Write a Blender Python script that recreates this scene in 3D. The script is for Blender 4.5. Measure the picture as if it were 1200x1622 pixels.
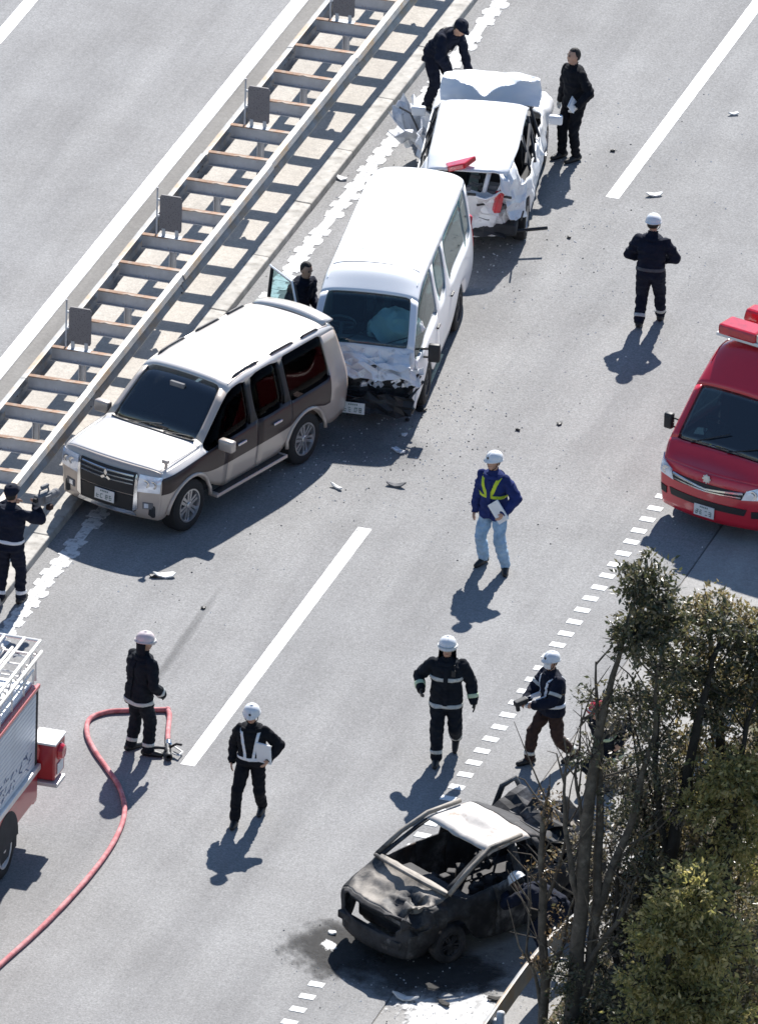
import bpy, bmesh, math, random
import numpy as np
from math import sin, cos, pi, radians
from mathutils import Vector, Matrix, noise
from mathutils.bvhtree import BVHTree

for o in list(bpy.data.objects):
    bpy.data.objects.remove(o)
random.seed(7)
SC = bpy.context.scene
COL = SC.collection

# ------------------------------------------------------------------ camera
cd = bpy.data.cameras.new('camera')
cam = bpy.data.objects.new('camera', cd)
COL.objects.link(cam)
PITCH, ROLL, YAW = radians(25.2196), radians(1.7969), radians(-16.5935)
fw = Vector((cos(PITCH) * sin(YAW), cos(PITCH) * cos(YAW), -sin(PITCH)))
rt = Vector((cos(YAW), -sin(YAW), 0))
up = rt.cross(fw)
r2 = rt * cos(ROLL) + up * sin(ROLL)
u2 = -rt * sin(ROLL) + up * cos(ROLL)
M = Matrix((r2, u2, -fw)).transposed().to_4x4()
M.translation = Vector((60.2246, -193.4458, 99.2836))
cam.matrix_world = M
cd.sensor_fit = 'VERTICAL'
cd.sensor_height = 24.0
cd.sensor_width = 24.0
cd.lens = 26471.66 / 1622 * 24.0
cd.clip_start = 1.0
cd.clip_end = 5000
SC.camera = cam
SC.render.resolution_x = 757
SC.render.resolution_y = 1024

# ------------------------------------------------------------------ world, sun, exposure
SUN_EL, SUN_AZ = radians(40.5), radians(-5.5)      # azimuth measured from +Y towards +X
w = bpy.data.worlds.new('World')
SC.world = w
w.use_nodes = True
nt = w.node_tree
bg = nt.nodes['Background']
sky = nt.nodes.new('ShaderNodeTexSky')
sky.sky_type = 'NISHITA'
sky.sun_disc = False
sky.sun_elevation = SUN_EL
sky.sun_rotation = SUN_AZ
sky.air_density = 1.0
sky.dust_density = 0.1
sky.ozone_density = 3.0
nt.links.new(sky.outputs[0], bg.inputs[0])
bg.inputs[1].default_value = 0.08
sd = bpy.data.lights.new('sun', 'SUN')
sd.energy = 5.0
sd.angle = radians(0.55)
sd.color = (1.0, 0.965, 0.92)
sun = bpy.data.objects.new('sun', sd)
COL.objects.link(sun)
sdir = Vector((sin(SUN_AZ) * cos(SUN_EL), cos(SUN_AZ) * cos(SUN_EL), sin(SUN_EL)))
sun.rotation_euler = sdir.to_track_quat('Z', 'Y').to_euler()
SC.view_settings.view_transform = 'Standard'
SC.view_settings.look = 'None'
SC.view_settings.gamma = 1.0
SC.view_settings.exposure = 0.84
SC.view_settings.use_curve_mapping = False
SC.render.engine = 'CYCLES'
SC.cycles.filter_width = 1.6

# ------------------------------------------------------------------ materials
MATS = {}


def nmat(name):
    m = bpy.data.materials.new(name)
    m.use_nodes = True
    nt = m.node_tree
    return m, nt, nt.nodes['Principled BSDF']


def srgb(r, g, b):
    f = lambda c: ((c / 255 + 0.055) / 1.055) ** 2.4 if c > 10 else c / 255 / 12.92
    return (f(r), f(g), f(b), 1)


def ramp(nt, fac, stops):
    r = nt.nodes.new('ShaderNodeValToRGB')
    e = r.color_ramp.elements
    while len(e) < len(stops):
        e.new(0.5)
    for i, (p, c) in enumerate(stops):
        e[i].position = p
        e[i].color = c if len(c) == 4 else (*c, 1)
    nt.links.new(fac, r.inputs[0])
    return r


def tex(nt, kind, scale, detail=4, rough=0.6, coord='Object', vec=None):
    if vec is None:
        tc = nt.nodes.new('ShaderNodeTexCoord')
        vec = tc.outputs[coord]
    n = nt.nodes.new('ShaderNodeTex' + kind)
    n.inputs['Scale'].default_value = scale
    if kind == 'Noise':
        n.inputs['Detail'].default_value = detail
        n.inputs['Roughness'].default_value = rough
    nt.links.new(vec, n.inputs['Vector'])
    return n


def mix(nt, a, b, fac, mode='MIX'):
    m = nt.nodes.new('ShaderNodeMix')
    m.data_type = 'RGBA'
    m.blend_type = mode
    for s, v in ((0, fac), (6, a), (7, b)):
        if hasattr(v, 'node'):
            nt.links.new(v, m.inputs[s])
        else:
            m.inputs[s].default_value = v
    return m.outputs[2]


def bump(nt, bsdf, h, strength=0.3, dist=0.01):
    b = nt.nodes.new('ShaderNodeBump')
    b.inputs['Strength'].default_value = strength
    b.inputs['Distance'].default_value = dist
    nt.links.new(h, b.inputs['Height'])
    nt.links.new(b.outputs[0], bsdf.inputs['Normal'])


def mat(name, col, rough=0.6, metal=0.0, var=0.12, scale=6.0, bmp=0.0, coat=0.0, dirt=None, spec=0.5):
    """plain material with noise variation, optional bump / clear coat / dirt colour"""
    if name in MATS:
        return MATS[name]
    m, nt, b = nmat(name)
    c = (*col[:3], 1)
    n = tex(nt, 'Noise', scale, 5)
    lo = tuple(v * (1 - var) for v in c[:3]) + (1,)
    hi = tuple(min(1, v * (1 + var)) for v in c[:3]) + (1,)
    r = ramp(nt, n.outputs['Fac'], [(0.3, lo), (0.7, hi)])
    out = r.outputs[0]
    if dirt:
        n2 = tex(nt, 'Noise', dirt[1], 6, 0.7)
        r2_ = ramp(nt, n2.outputs['Fac'], [(dirt[2], (0, 0, 0)), (dirt[3], (1, 1, 1))])
        out = mix(nt, out, (*dirt[0], 1), r2_.outputs[0])
    nt.links.new(out, b.inputs['Base Color'])
    b.inputs['Roughness'].default_value = rough
    b.inputs['Metallic'].default_value = metal
    b.inputs['Coat Weight'].default_value = coat
    b.inputs['Coat Roughness'].default_value = 0.08
    b.inputs['Specular IOR Level'].default_value = spec
    if bmp:
        n3 = tex(nt, 'Noise', scale * 4, 5)
        bump(nt, b, n3.outputs['Fac'], bmp, 0.01)
    MATS[name] = m
    return m


def glass(name, tint=(0.10, 0.14, 0.16), ior=1.7, gloss=0.02):
    m = bpy.data.materials.new(name)
    m.use_nodes = True
    nt = m.node_tree
    nt.nodes.remove(nt.nodes['Principled BSDF'])
    out = nt.nodes['Material Output']
    t = nt.nodes.new('ShaderNodeBsdfTransparent')
    t.inputs[0].default_value = (*tint, 1)
    g = nt.nodes.new('ShaderNodeBsdfGlossy')
    g.inputs['Roughness'].default_value = gloss
    f = nt.nodes.new('ShaderNodeFresnel')
    # the pane has two faces and rays pass it unbent: use the same index from either side
    ge = nt.nodes.new('ShaderNodeNewGeometry')
    mr = nt.nodes.new('ShaderNodeMapRange')
    mr.inputs['To Min'].default_value = ior
    mr.inputs['To Max'].default_value = 1 / ior
    nt.links.new(ge.outputs['Backfacing'], mr.inputs['Value'])
    nt.links.new(mr.outputs[0], f.inputs[0])
    mx = nt.nodes.new('ShaderNodeMixShader')
    nt.links.new(f.outputs[0], mx.inputs[0])
    nt.links.new(t.outputs[0], mx.inputs[1])
    nt.links.new(g.outputs[0], mx.inputs[2])
    nt.links.new(mx.outputs[0], out.inputs[0])
    MATS[name] = m
    return m


def asphalt(name, base, spread, light, shift=0.0):
    m, nt, b = nmat(name)
    tc = nt.nodes.new('ShaderNodeTexCoord')
    fine = tex(nt, 'Noise', 30, 4, 0.85, vec=tc.outputs['Object'])
    mid = tex(nt, 'Noise', 11, 5, 0.7, vec=tc.outputs['Object'])
    mp = nt.nodes.new('ShaderNodeMapping')
    mp.inputs['Scale'].default_value = (1.1, 0.09, 1)
    mp.inputs['Location'].default_value = (shift, 0, 0)
    nt.links.new(tc.outputs['Object'], mp.inputs[0])
    streak = tex(nt, 'Noise', 1.2, 4, 0.6, vec=mp.outputs[0])
    big = tex(nt, 'Noise', 0.55, 5, 0.6, vec=tc.outputs['Object'])
    lo = tuple(v * (1 - spread) for v in base)
    hi = tuple(v * (1 + spread) for v in base)
    c = ramp(nt, fine.outputs['Fac'], [(0.28, lo), (0.72, hi)]).outputs[0]
    c = mix(nt, c, ramp(nt, mid.outputs['Fac'], [(0.35, (0.90,) * 3), (0.65, (1.08,) * 3)]).outputs[0], 1.0, 'MULTIPLY')
    c = mix(nt, c, ramp(nt, streak.outputs['Fac'], [(0.33, (0.86, 0.86, 0.865)), (0.62, (1.06,) * 3)]).outputs[0], 1.0, 'MULTIPLY')
    c = mix(nt, c, ramp(nt, big.outputs['Fac'], [(0.35, (0.90, 0.895, 0.89)), (0.65, (1.06,) * 3)]).outputs[0], 1.0, 'MULTIPLY')
    vo = tex(nt, 'Voronoi', 21, vec=tc.outputs['Object'])
    sp = ramp(nt, vo.outputs['Distance'], [(0.05, (1, 1, 1)), (0.13, (0, 0, 0))])
    c = mix(nt, c, (*light, 1), mix(nt, (0, 0, 0, 1), sp.outputs[0], 0.55))
    nt.links.new(c, b.inputs['Base Color'])
    b.inputs['Roughness'].default_value = 0.92
    b.inputs['Specular IOR Level'].default_value = 0.25
    bump(nt, b, fine.outputs['Fac'], 0.35, 0.01)
    MATS[name] = m
    return m


asphalt('asphalt', (0.258, 0.256, 0.253), 0.44, (0.50, 0.49, 0.48))
asphalt('asphalt_other', (0.268, 0.266, 0.264), 0.36, (0.46, 0.45, 0.44), 5.0)
asphalt('asphalt_edge', (0.235, 0.226, 0.212), 0.16, (0.33, 0.32, 0.31), 9.0)
asphalt('shoulder_concrete', (0.33, 0.322, 0.308), 0.25, (0.48, 0.47, 0.45), 3.0)
asphalt('median_concrete', (0.47, 0.435, 0.385), 0.30, (0.62, 0.6, 0.56), 1.0)
mat('kerb_concrete', (0.42, 0.40, 0.365), 0.9, var=0.22, scale=5, bmp=0.4, dirt=((0.24, 0.22, 0.19), 7, 0.52, 0.72))
mat('soil', (0.13, 0.105, 0.075), 0.95, var=0.45, scale=3, bmp=0.6, dirt=((0.10, 0.11, 0.05), 1.6, 0.45, 0.6))
mat('line_paint', (0.80, 0.80, 0.78), 0.75, var=0.05, scale=12, dirt=((0.42, 0.41, 0.40), 22, 0.60, 0.74))
mat('worn_paint', (0.70, 0.70, 0.69), 0.8, var=0.10, scale=12, dirt=((0.33, 0.325, 0.32), 9, 0.50, 0.62))
mat('galvanised', (0.50, 0.51, 0.53), 0.6, 0.05, var=0.18, scale=4, bmp=0.2, dirt=((0.30, 0.22, 0.17), 3, 0.58, 0.74))
mat('rail_steel', (0.32, 0.32, 0.315), 0.6, 0.15, var=0.25, scale=3, bmp=0.15, dirt=((0.36, 0.27, 0.18), 2.2, 0.46, 0.64))
mat('rust_edge', (0.30, 0.18, 0.115), 0.85, var=0.4, scale=5, dirt=((0.44, 0.38, 0.32), 1.9, 0.48, 0.60))
mat('panel_grey', (0.135, 0.125, 0.13), 0.7, var=0.15, scale=8)
mat('dark_metal', (0.05, 0.05, 0.055), 0.6, 0.3)
mat('rubber', (0.012, 0.012, 0.013), 0.85, var=0.3)
mat('black_plastic', (0.014, 0.015, 0.018), 0.55, var=0.2)
mat('chrome', (0.62, 0.63, 0.65), 0.16, 0.95, var=0.04)
mat('alloy', (0.46, 0.46, 0.47), 0.32, 0.8, var=0.08)
mat('interior_dark', (0.02, 0.022, 0.026), 0.8, var=0.3)
mat('interior_grey', (0.16, 0.16, 0.165), 0.85, var=0.2, scale=4)
mat('plate_white', (0.74, 0.74, 0.72), 0.5, var=0.04)
mat('plate_ink', (0.10, 0.17, 0.15), 0.6)
mat('airbag', (0.80, 0.80, 0.78), 0.9, var=0.06, scale=5, bmp=0.3)
mat('lamp_lens', (0.80, 0.83, 0.88), 0.12, 0.2, var=0.14, scale=14, coat=0.7)
mat('red_lens', (0.50, 0.008, 0.022), 0.18, 0.0, var=0.25, scale=10, coat=0.8)
mat('dark_red_lens', (0.12, 0.004, 0.008), 0.3, var=0.2, scale=10)
mat('amber_lens', (0.65, 0.24, 0.04), 0.2, coat=0.6)
mat('clear_lens', (0.75, 0.7, 0.6), 0.2, coat=0.6)
mat('white_paint', (0.80, 0.81, 0.83), 0.35, var=0.015, scale=2, coat=0.6)
mat('white_crumpled', (0.74, 0.75, 0.77), 0.4, var=0.08, scale=5, coat=0.4, dirt=((0.34, 0.33, 0.33), 6, 0.57, 0.72))
mat('silver_paint', (0.64, 0.605, 0.57), 0.30, 0.12, var=0.02, scale=3, coat=0.8)
mat('champagne_paint', (0.46, 0.395, 0.345), 0.34, 0.15, var=0.03, scale=3, coat=0.7)
mat('brown_paint', (0.030, 0.018, 0.018), 0.35, 0.0, var=0.06, scale=3, coat=0.25, spec=0.3)
mat('red_paint', (0.60, 0.010, 0.030), 0.30, 0.0, var=0.03, scale=3, coat=0.9)
mat('engine_red', (0.42, 0.02, 0.026), 0.35, 0.0, var=0.08, scale=3, coat=0.7)
mat('silver_panel', (0.62, 0.65, 0.69), 0.42, 0.2, var=0.10, scale=2)
mat('ladder_metal', (0.70, 0.68, 0.66), 0.45, 0.45, var=0.12)
glass('glass_dark', (0.34, 0.42, 0.46), 2.0)
glass('glass_mid', (0.62, 0.77, 0.79), 1.7)
glass('glass_brown', (0.26, 0.23, 0.23), 1.12)

# burnt paint: bare grey metal with soot, pale ash and rust
m, nt_, b_ = nmat('burnt_metal')
n1 = tex(nt_, 'Noise', 1.7, 6, 0.65)
n2 = tex(nt_, 'Noise', 5.5, 6, 0.7)
n3 = tex(nt_, 'Noise', 2.3, 5, 0.6)
c_ = ramp(nt_, n1.outputs['Fac'], [(0.40, (0.014, 0.014, 0.016)), (0.54, (0.05, 0.05, 0.052)), (0.68, (0.24, 0.23, 0.225))]).outputs[0]
c_ = mix(nt_, c_, ramp(nt_, n2.outputs['Fac'], [(0.4, (0.5,) * 3), (0.62, (1.25,) * 3)]).outputs[0], 1.0, 'MULTIPLY')
c_ = mix(nt_, c_, (0.16, 0.085, 0.05, 1), ramp(nt_, n3.outputs['Fac'], [(0.60, (0, 0, 0)), (0.78, (0.5, 0.5, 0.5))]).outputs[0])
nt_.links.new(c_, b_.inputs['Base Color'])
b_.inputs['Roughness'].default_value = 0.75
b_.inputs['Metallic'].default_value = 0.15
bump(nt_, b_, n2.outputs['Fac'], 0.35, 0.012)
MATS['burnt_metal'] = m
mat('burnt_roof', (0.52, 0.49, 0.46), 0.7, 0.1, var=0.25, scale=3, dirt=((0.22, 0.14, 0.09), 2.9, 0.50, 0.66), bmp=0.3)
mat('burnt_hood', (0.27, 0.24, 0.205), 0.65, 0.1, var=0.35, scale=5, dirt=((0.022, 0.022, 0.024), 1.25, 0.46, 0.60), bmp=0.3)
mat('burnt_dark', (0.035, 0.034, 0.036), 0.8, 0.1, var=0.6, scale=5, dirt=((0.14, 0.12, 0.11), 6, 0.58, 0.72), bmp=0.4)
mat('ash', (0.66, 0.65, 0.63), 0.95, var=0.18, scale=5, bmp=0.5, dirt=((0.32, 0.31, 0.30), 5, 0.55, 0.70))
mat('soot_stain', (0.045, 0.043, 0.04), 0.95, var=0.5, scale=6, bmp=0.3)



def soft(name, col, lo, hi, nscale=2.2, amt=.55, maxa=1.0):
    '''stain that thins out towards its edge: alpha from a radial falloff broken up by noise'''
    m, nt, b = nmat(name)
    tc = nt.nodes.new('ShaderNodeTexCoord')
    ln = nt.nodes.new('ShaderNodeVectorMath')
    ln.operation = 'LENGTH'
    nt.links.new(tc.outputs['Object'], ln.inputs[0])
    n = tex(nt, 'Noise', nscale, 8, .68, vec=tc.outputs['Object'])
    ma = nt.nodes.new('ShaderNodeMath')
    ma.operation = 'MULTIPLY_ADD'
    nt.links.new(n.outputs['Fac'], ma.inputs[0])
    ma.inputs[1].default_value = -amt * 2
    ad = nt.nodes.new('ShaderNodeMath')
    ad.operation = 'ADD'
    nt.links.new(ln.outputs['Value'], ad.inputs[0])
    ad.inputs[1].default_value = amt
    nt.links.new(ad.outputs[0], ma.inputs[2])
    r = ramp(nt, ma.outputs[0], [(lo, (maxa,) * 3), (hi, (0, 0, 0))])
    nt.links.new(r.outputs[0], b.inputs['Alpha'])
    n2_ = tex(nt, 'Noise', nscale * 4, 5, .6, vec=tc.outputs['Object'])
    c = ramp(nt, n2_.outputs['Fac'], [(.3, tuple(v * .6 for v in col)), (.7, tuple(v * 1.3 for v in col))])
    nt.links.new(c.outputs[0], b.inputs['Base Color'])
    b.inputs['Roughness'].default_value = .95
    MATS[name] = m


soft('soot_soft', (0.035, 0.034, 0.033), .40, .85, 2.6, .75, .93)
soft('ash_soft', (0.58, 0.575, 0.56), .52, .66, 2.8, .8)
soft('wet_soft', (0.12, 0.12, 0.12), .25, .9, 2.0, .6, .30)
# ------------------------------------------------------------------ mesh helpers


def tag(o, label=None, cat=None, group=None, kind=None):
    if label: o['label'] = label
    if cat: o['category'] = cat
    if group: o['group'] = group
    if kind: o['kind'] = kind
    return o


def empty(name, loc=(0, 0, 0), rz=0.0):
    o = bpy.data.objects.new(name, None)
    COL.objects.link(o)
    o.location = loc
    o.rotation_euler = (0, 0, rz)
    return o


def link(name, me, m=None, parent=None, smooth=False):
    if m is not None:
        for x in (m if isinstance(m, (list, tuple)) else [m]):
            me.materials.append(MATS[x] if isinstance(x, str) else x)
    o = bpy.data.objects.new(name, me)
    COL.objects.link(o)
    if parent is not None:
        o.parent = parent
    if smooth:
        me.shade_smooth()
    return o


def mk(name, vs, fs, m=None, parent=None, smooth=False, fix=True):
    me = bpy.data.meshes.new(name)
    me.from_pydata([tuple(v) for v in vs], [], [tuple(f) for f in fs])
    if fix:
        bm = bmesh.new()
        bm.from_mesh(me)
        bmesh.ops.recalc_face_normals(bm, faces=bm.faces)
        bm.to_mesh(me)
        bm.free()
    me.update()
    return link(name, me, m, parent, smooth)


class G:
    """geometry collector: several shapes that belong to ONE part"""

    def __init__(s):
        s.v, s.f = [], []

    def add(s, vs, fs):
        k = len(s.v)
        s.v += [tuple(v) for v in vs]
        s.f += [tuple(i + k for i in f) for f in fs]
        return s

    def box(s, c, d, rz=0.0, bev=0.0, top=1.0, M=None):
        x, y, z = d[0] / 2, d[1] / 2, d[2] / 2
        e = min(bev, x * .45, y * .45, z * .45)
        if e > 0:
            bm = bmesh.new()
            bmesh.ops.create_cube(bm, size=1)
            for v in bm.verts:
                t = top if v.co.z > 0 else 1
                v.co = Vector((v.co.x * 2 * x * t, v.co.y * 2 * y * t, v.co.z * 2 * z))
            bmesh.ops.bevel(bm, geom=bm.edges[:], offset=e, segments=2, affect='EDGES', profile=0.5)
            bm.verts.index_update()
            vs = [v.co.copy() for v in bm.verts]
            fs = [[v.index for v in f.verts] for f in bm.faces]
            bm.free()
        else:
            vs = [Vector((a * x * (top if k > 0 else 1), b * y * (top if k > 0 else 1), k * z)) for k in (-1, 1) for a, b in ((-1, -1), (1, -1), (1, 1), (-1, 1))]
            fs = [(3, 2, 1, 0), (4, 5, 6, 7), (0, 1, 5, 4), (1, 2, 6, 5), (2, 3, 7, 6), (3, 0, 4, 7)]
        R = M if M is not None else Matrix.Rotation(rz, 3, 'Z')
        c = Vector(c)
        return s.add([R @ v + c for v in vs], fs)

    def tube(s, pts, r, n=8, caps=True):
        pts = [Vector(p) for p in pts]
        rs = r if isinstance(r, (list, tuple)) else [r] * len(pts)
        k = len(s.v)
        prev = None
        for i, p in enumerate(pts):
            d = (pts[min(i + 1, len(pts) - 1)] - pts[max(i - 1, 0)])
            d = d.normalized() if d.length > 1e-9 else Vector((0, 0, 1))
            if prev is None:
                a = d.orthogonal().normalized()
            else:
                a = (prev - d * prev.dot(d))
                a = a.normalized() if a.length > 1e-6 else d.orthogonal().normalized()
            prev = a
            b = d.cross(a)
            for j in range(n):
                t = 2 * pi * j / n
                s.v.append(tuple(p + (a * cos(t) + b * sin(t)) * rs[i]))
        m_ = len(pts)
        for i in range(m_ - 1):
            for j in range(n):
                s.f.append((k + i * n + j, k + i * n + (j + 1) % n, k + (i + 1) * n + (j + 1) % n, k + (i + 1) * n + j))
        if caps:
            s.f.append(tuple(k + j for j in range(n))[::-1])
            s.f.append(tuple(k + (m_ - 1) * n + j for j in range(n)))
        return s

    def lathe(s, prof, n=24, M=None, c=(0, 0, 0), caps=False):
        k = len(s.v)
        c = Vector(c)
        M = M if M is not None else Matrix.Identity(3)
        for r, z in prof:
            for j in range(n):
                t = 2 * pi * j / n
                s.v.append(tuple(M @ Vector((r * cos(t), r * sin(t), z)) + c))
        for i in range(len(prof) - 1):
            for j in range(n):
                s.f.append((k + i * n + j, k + i * n + (j + 1) % n, k + (i + 1) * n + (j + 1) % n, k + (i + 1) * n + j))
        if caps:
            s.f.append(tuple(k + j for j in range(n))[::-1])
            s.f.append(tuple(k + (len(prof) - 1) * n + j for j in range(n)))
        return s

    def ell(s, c, r, nu=16, nv=10, M=None):
        k = len(s.v)
        c = Vector(c)
        M = M if M is not None else Matrix.Identity(3)
        for i in range(1, nv):
            t = pi * i / nv
            for j in range(nu):
                p = 2 * pi * j / nu
                s.v.append(tuple(M @ Vector((r[0] * sin(t) * cos(p), r[1] * sin(t) * sin(p), r[2] * cos(t))) + c))
        s.v.append(tuple(M @ Vector((0, 0, r[2])) + c))
        s.v.append(tuple(M @ Vector((0, 0, -r[2])) + c))
        a, b = len(s.v) - 2, len(s.v) - 1
        for i in range(nv - 2):
            for j in range(nu):
                s.f.append((k + i * nu + j, k + (i + 1) * nu + j, k + (i + 1) * nu + (j + 1) % nu, k + i * nu + (j + 1) % nu))
        for j in range(nu):
            s.f.append((a, k + j, k + (j + 1) % nu))
            s.f.append((b, k + (nv - 2) * nu + (j + 1) % nu, k + (nv - 2) * nu + j))
        return s

    def prism(s, poly, a, b, axis='z'):
        """polygon (2D) extruded from a to b along axis"""
        n = len(poly)
        def P(u, v, t):
            return {'z': (u, v, t), 'y': (u, t, v), 'x': (t, u, v)}[axis]
        vs = [P(u, v, a) for u, v in poly] + [P(u, v, b) for u, v in poly]
        fs = [tuple(range(n))[::-1], tuple(range(n, 2 * n))] + [(i, (i + 1) % n, n + (i + 1) % n, n + i) for i in range(n)]
        return s.add(vs, fs)

    def grid(s, P):
        """P[i][j] points"""
        n, m_ = len(P), len(P[0])
        vs = [p for r in P for p in r]
        fs = [(i * m_ + j, (i + 1) * m_ + j, (i + 1) * m_ + j + 1, i * m_ + j + 1) for i in range(n - 1) for j in range(m_ - 1)]
        return s.add(vs, fs)

    def build(s, name, m, parent=None, smooth=False, fix=True):
        return mk(name, s.v, s.f, m, parent, smooth, fix)


def solid(o, t, off=-1):
    md = o.modifiers.new('thickness', 'SOLIDIFY')
    md.thickness = t
    md.offset = off
    return o


def bevel(o, wd=0.01, seg=2):
    md = o.modifiers.new('bevel', 'BEVEL')
    md.width = wd
    md.segments = seg
    md.limit_method = 'ANGLE'
    return o


def dup(o, parent=None, loc=None, rot=None):
    c = o.copy()
    COL.objects.link(c)
    if parent is not None: c.parent = parent
    if loc is not None: c.location = loc
    if rot is not None: c.rotation_euler = rot
    return c


def evalmesh(o):
    dg = bpy.context.evaluated_depsgraph_get()
    ev = o.evaluated_get(dg)
    me = ev.to_mesh()
    vs = np.empty(len(me.vertices) * 3)
    me.vertices.foreach_get('co', vs)
    vs = vs.reshape(-1, 3)
    fs = [tuple(p.vertices) for p in me.polygons]
    mi = [p.material_index for p in me.polygons]
    ev.to_mesh_clear()
    return vs, fs, mi


# ------------------------------------------------------------------ ground, carriageways, markings


def sheet(name, x0, x1, y0, y1, z, m, sub=(1, 1)):
    g = G()
    g.grid([[(x0 + (x1 - x0) * i / sub[0], y0 + (y1 - y0) * j / sub[1], z) for j in range(sub[1] + 1)] for i in range(sub[0] + 1)])
    return tag(g.build(name, m), kind='structure')


YN, YF = -60, 120
tag(mk('ground', [(-1500, -1500, -4.0), (1500, -1500, -4.0), (1500, 1500, -4.0), (-1500, 1500, -4.0)], [(0, 1, 2, 3)], 'soil'), kind='structure')
sheet('road', -4.05, 4.62, YN, YF, 0.0, 'asphalt')
sheet('opposite_road', -14.5, -6.29, YN, YF, 0.0, 'asphalt_other')
sheet('road_gutter', -6.30, -5.94, YN, YF, -0.004, 'asphalt_edge')
sheet('hard_shoulder', 4.64, 6.75, YN, YF, -0.003, 'shoulder_concrete')
sheet('joint_strip', 4.60, 4.66, YN, YF, -0.012, 'asphalt_edge')
# embankment falling away beyond the guard rail
g = G()
rows = []
for i in range(60):
    y = YN + (YF - YN) * i / 59
    rows.append([(x, y, z + (0.18 * noise.noise(Vector((x * .7, y * .7, 0))) if x > 6.9 else 0)) for x, z in ((6.72, -0.01), (7.1, -0.10), (7.8, -0.45), (8.8, -1.1), (10, -1.8), (12, -2.7), (15, -3.7), (20, -4.1))])
tag(g.grid(rows).build('embankment', 'soil', smooth=True), kind='structure')
g = G().prism([(-14.4, 0), (-14.8, -.01), (-30, -4.1), (-14.4, -4.1)], YN, YF, 'y')
tag(g.build('far_embankment', 'soil'), kind='structure')
# median
sheet('median_strip', -5.95, -4.2, YN, YF, 0.10, 'median_concrete')
kerb = tag(mk('kerb', [(-5.99, YN, -.2), (-5.945, YN, -.2), (-5.945, YN, .085), (-5.99, YN, .085), (-5.99, YF, -.2), (-5.945, YF, -.2), (-5.945, YF, .085), (-5.99, YF, .085)],
           [(0, 1, 2, 3), (4, 7, 6, 5), (0, 4, 5, 1), (1, 5, 6, 2), (2, 6, 7, 3), (3, 7, 4, 0)], 'kerb_concrete'), kind='structure')
kb = None
for i in range(18):
    y = 0.0 + i * 2.0
    if kb is None:
        kb = bevel(G().prism([(-4.23, -.2), (-3.92, -.2), (-3.95, .115), (-4.23, .125)], 0, 1.988, 'y').build('kerb_stone', 'kerb_concrete', kerb), 0.015)
        kb.location = (0, y, 0)
    else:
        dup(kb, loc=(random.uniform(-.004, .004), y, random.uniform(-.004, .004)))
for a, b in ((YN, -0.01), (36.0, YF)):
    G().prism([(-4.23, -.2), (-3.92, -.2), (-3.95, .115), (-4.23, .125)], a, b, 'y').build('kerb_run', 'kerb_concrete', kerb)


def quad_line(name, x, wd, y0, y1, z=0.004, m='line_paint', n=None, jit=0.006):
    n = n or max(2, int((y1 - y0) / 0.12))
    g = G()
    g.grid([[(x + s * wd / 2 + jit * noise.noise(Vector((x * 9 + s, y0 + (y1 - y0) * j / n * 5, 3))), y0 + (y1 - y0) * j / n, z) for j in range(n + 1)] for s in (-1, 1)])
    return tag(g.build(name, m), kind='structure')


for y0 in (-20, 0, 20):
    quad_line('lane_dash', 0.0, 0.20, y0, y0 + 8)
for y0 in (2.0, 22.1):
    quad_line('lane_dash', -10.16, 0.20, y0, y0 + 8)
quad_line('edge_line', -6.42, 0.23, -12, 40)
# inner edge line: worn ribbed blocks that nearly touch
el = quad_line('ribbed_edge_line', -3.61, 0.16, -12, 40, 0.0035, 'worn_paint', jit=0.02)
rib = None
ribs = []
for v in range(7):
    rr = random.Random(v)
    n = 14
    pts = []
    for k in range(n):
        t = 2 * pi * k / n
        rx = rr.uniform(.125, .15) * (abs(cos(t)) ** .3) * (1 if cos(t) > 0 else -1)
        ry = .115 * (abs(sin(t)) ** .3) * (1 if sin(t) > 0 else -1)
        pts.append((rx + rr.uniform(-.012, .012), ry + rr.uniform(-.02, .02)))
    me = G().prism(pts, 0, 0.007).build('painted_rib', 'worn_paint', el)
    ribs.append(me)
    me.location = (-3.60, 1.0 + v * .34, 0.0005)
for i in range(7, 78):
    if 26 < i < 30 or (i % 11 == 5): continue
    dup(random.choice(ribs), loc=(-3.60 + random.uniform(-.018, .018), 1.0 + i * .34 + random.uniform(-.02, .02), 0.0005), rot=(0, 0, random.choice((0, pi)) + random.uniform(-.08, .08)))
# outer edge line: separate ribs
ol = quad_line('dotted_edge_line', 3.60, 0.19, -11.95, -11.8, 0.004, 'line_paint', n=3)
blk = None
for i in range(60):
    y = -11.5 + i * 0.392
    if -5.3 < y < -2.3: continue
    if blk is None:
        blk = G().prism([(-.105, -.07), (.10, -.075), (.107, .06), (-.10, .07)], 0, 0.008).build('painted_rib', 'line_paint', ol)
        blk.location = (3.60, y, 0)
    else:
        dup(blk, loc=(3.60 + random.uniform(-.006, .006), y + random.uniform(-.01, .01), 0), rot=(0, 0, random.choice((0, pi)) + random.uniform(-.04, .04)))

# ------------------------------------------------------------------ median barrier: two rails joined by cross beams
mb = tag(empty('median_barrier', (-4.845, 15, 0.1)), 'long grey steel median guard rail with two rails and rusty cross beams', 'guard rail')
BX, BY, BZ = mb.location


def wbeam(flip):
    s = -1 if flip else 1
    out = [(-.012, .325), (.05, .315), (.085, .25), (.045, .19), (.02, .165), (.045, .14), (.085, .08), (.05, .015), (-.012, .005)]
    back = [(u - .02, v) for u, v in out[::-1]]
    return [(s * u, v) for u, v in out + back]


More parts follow.
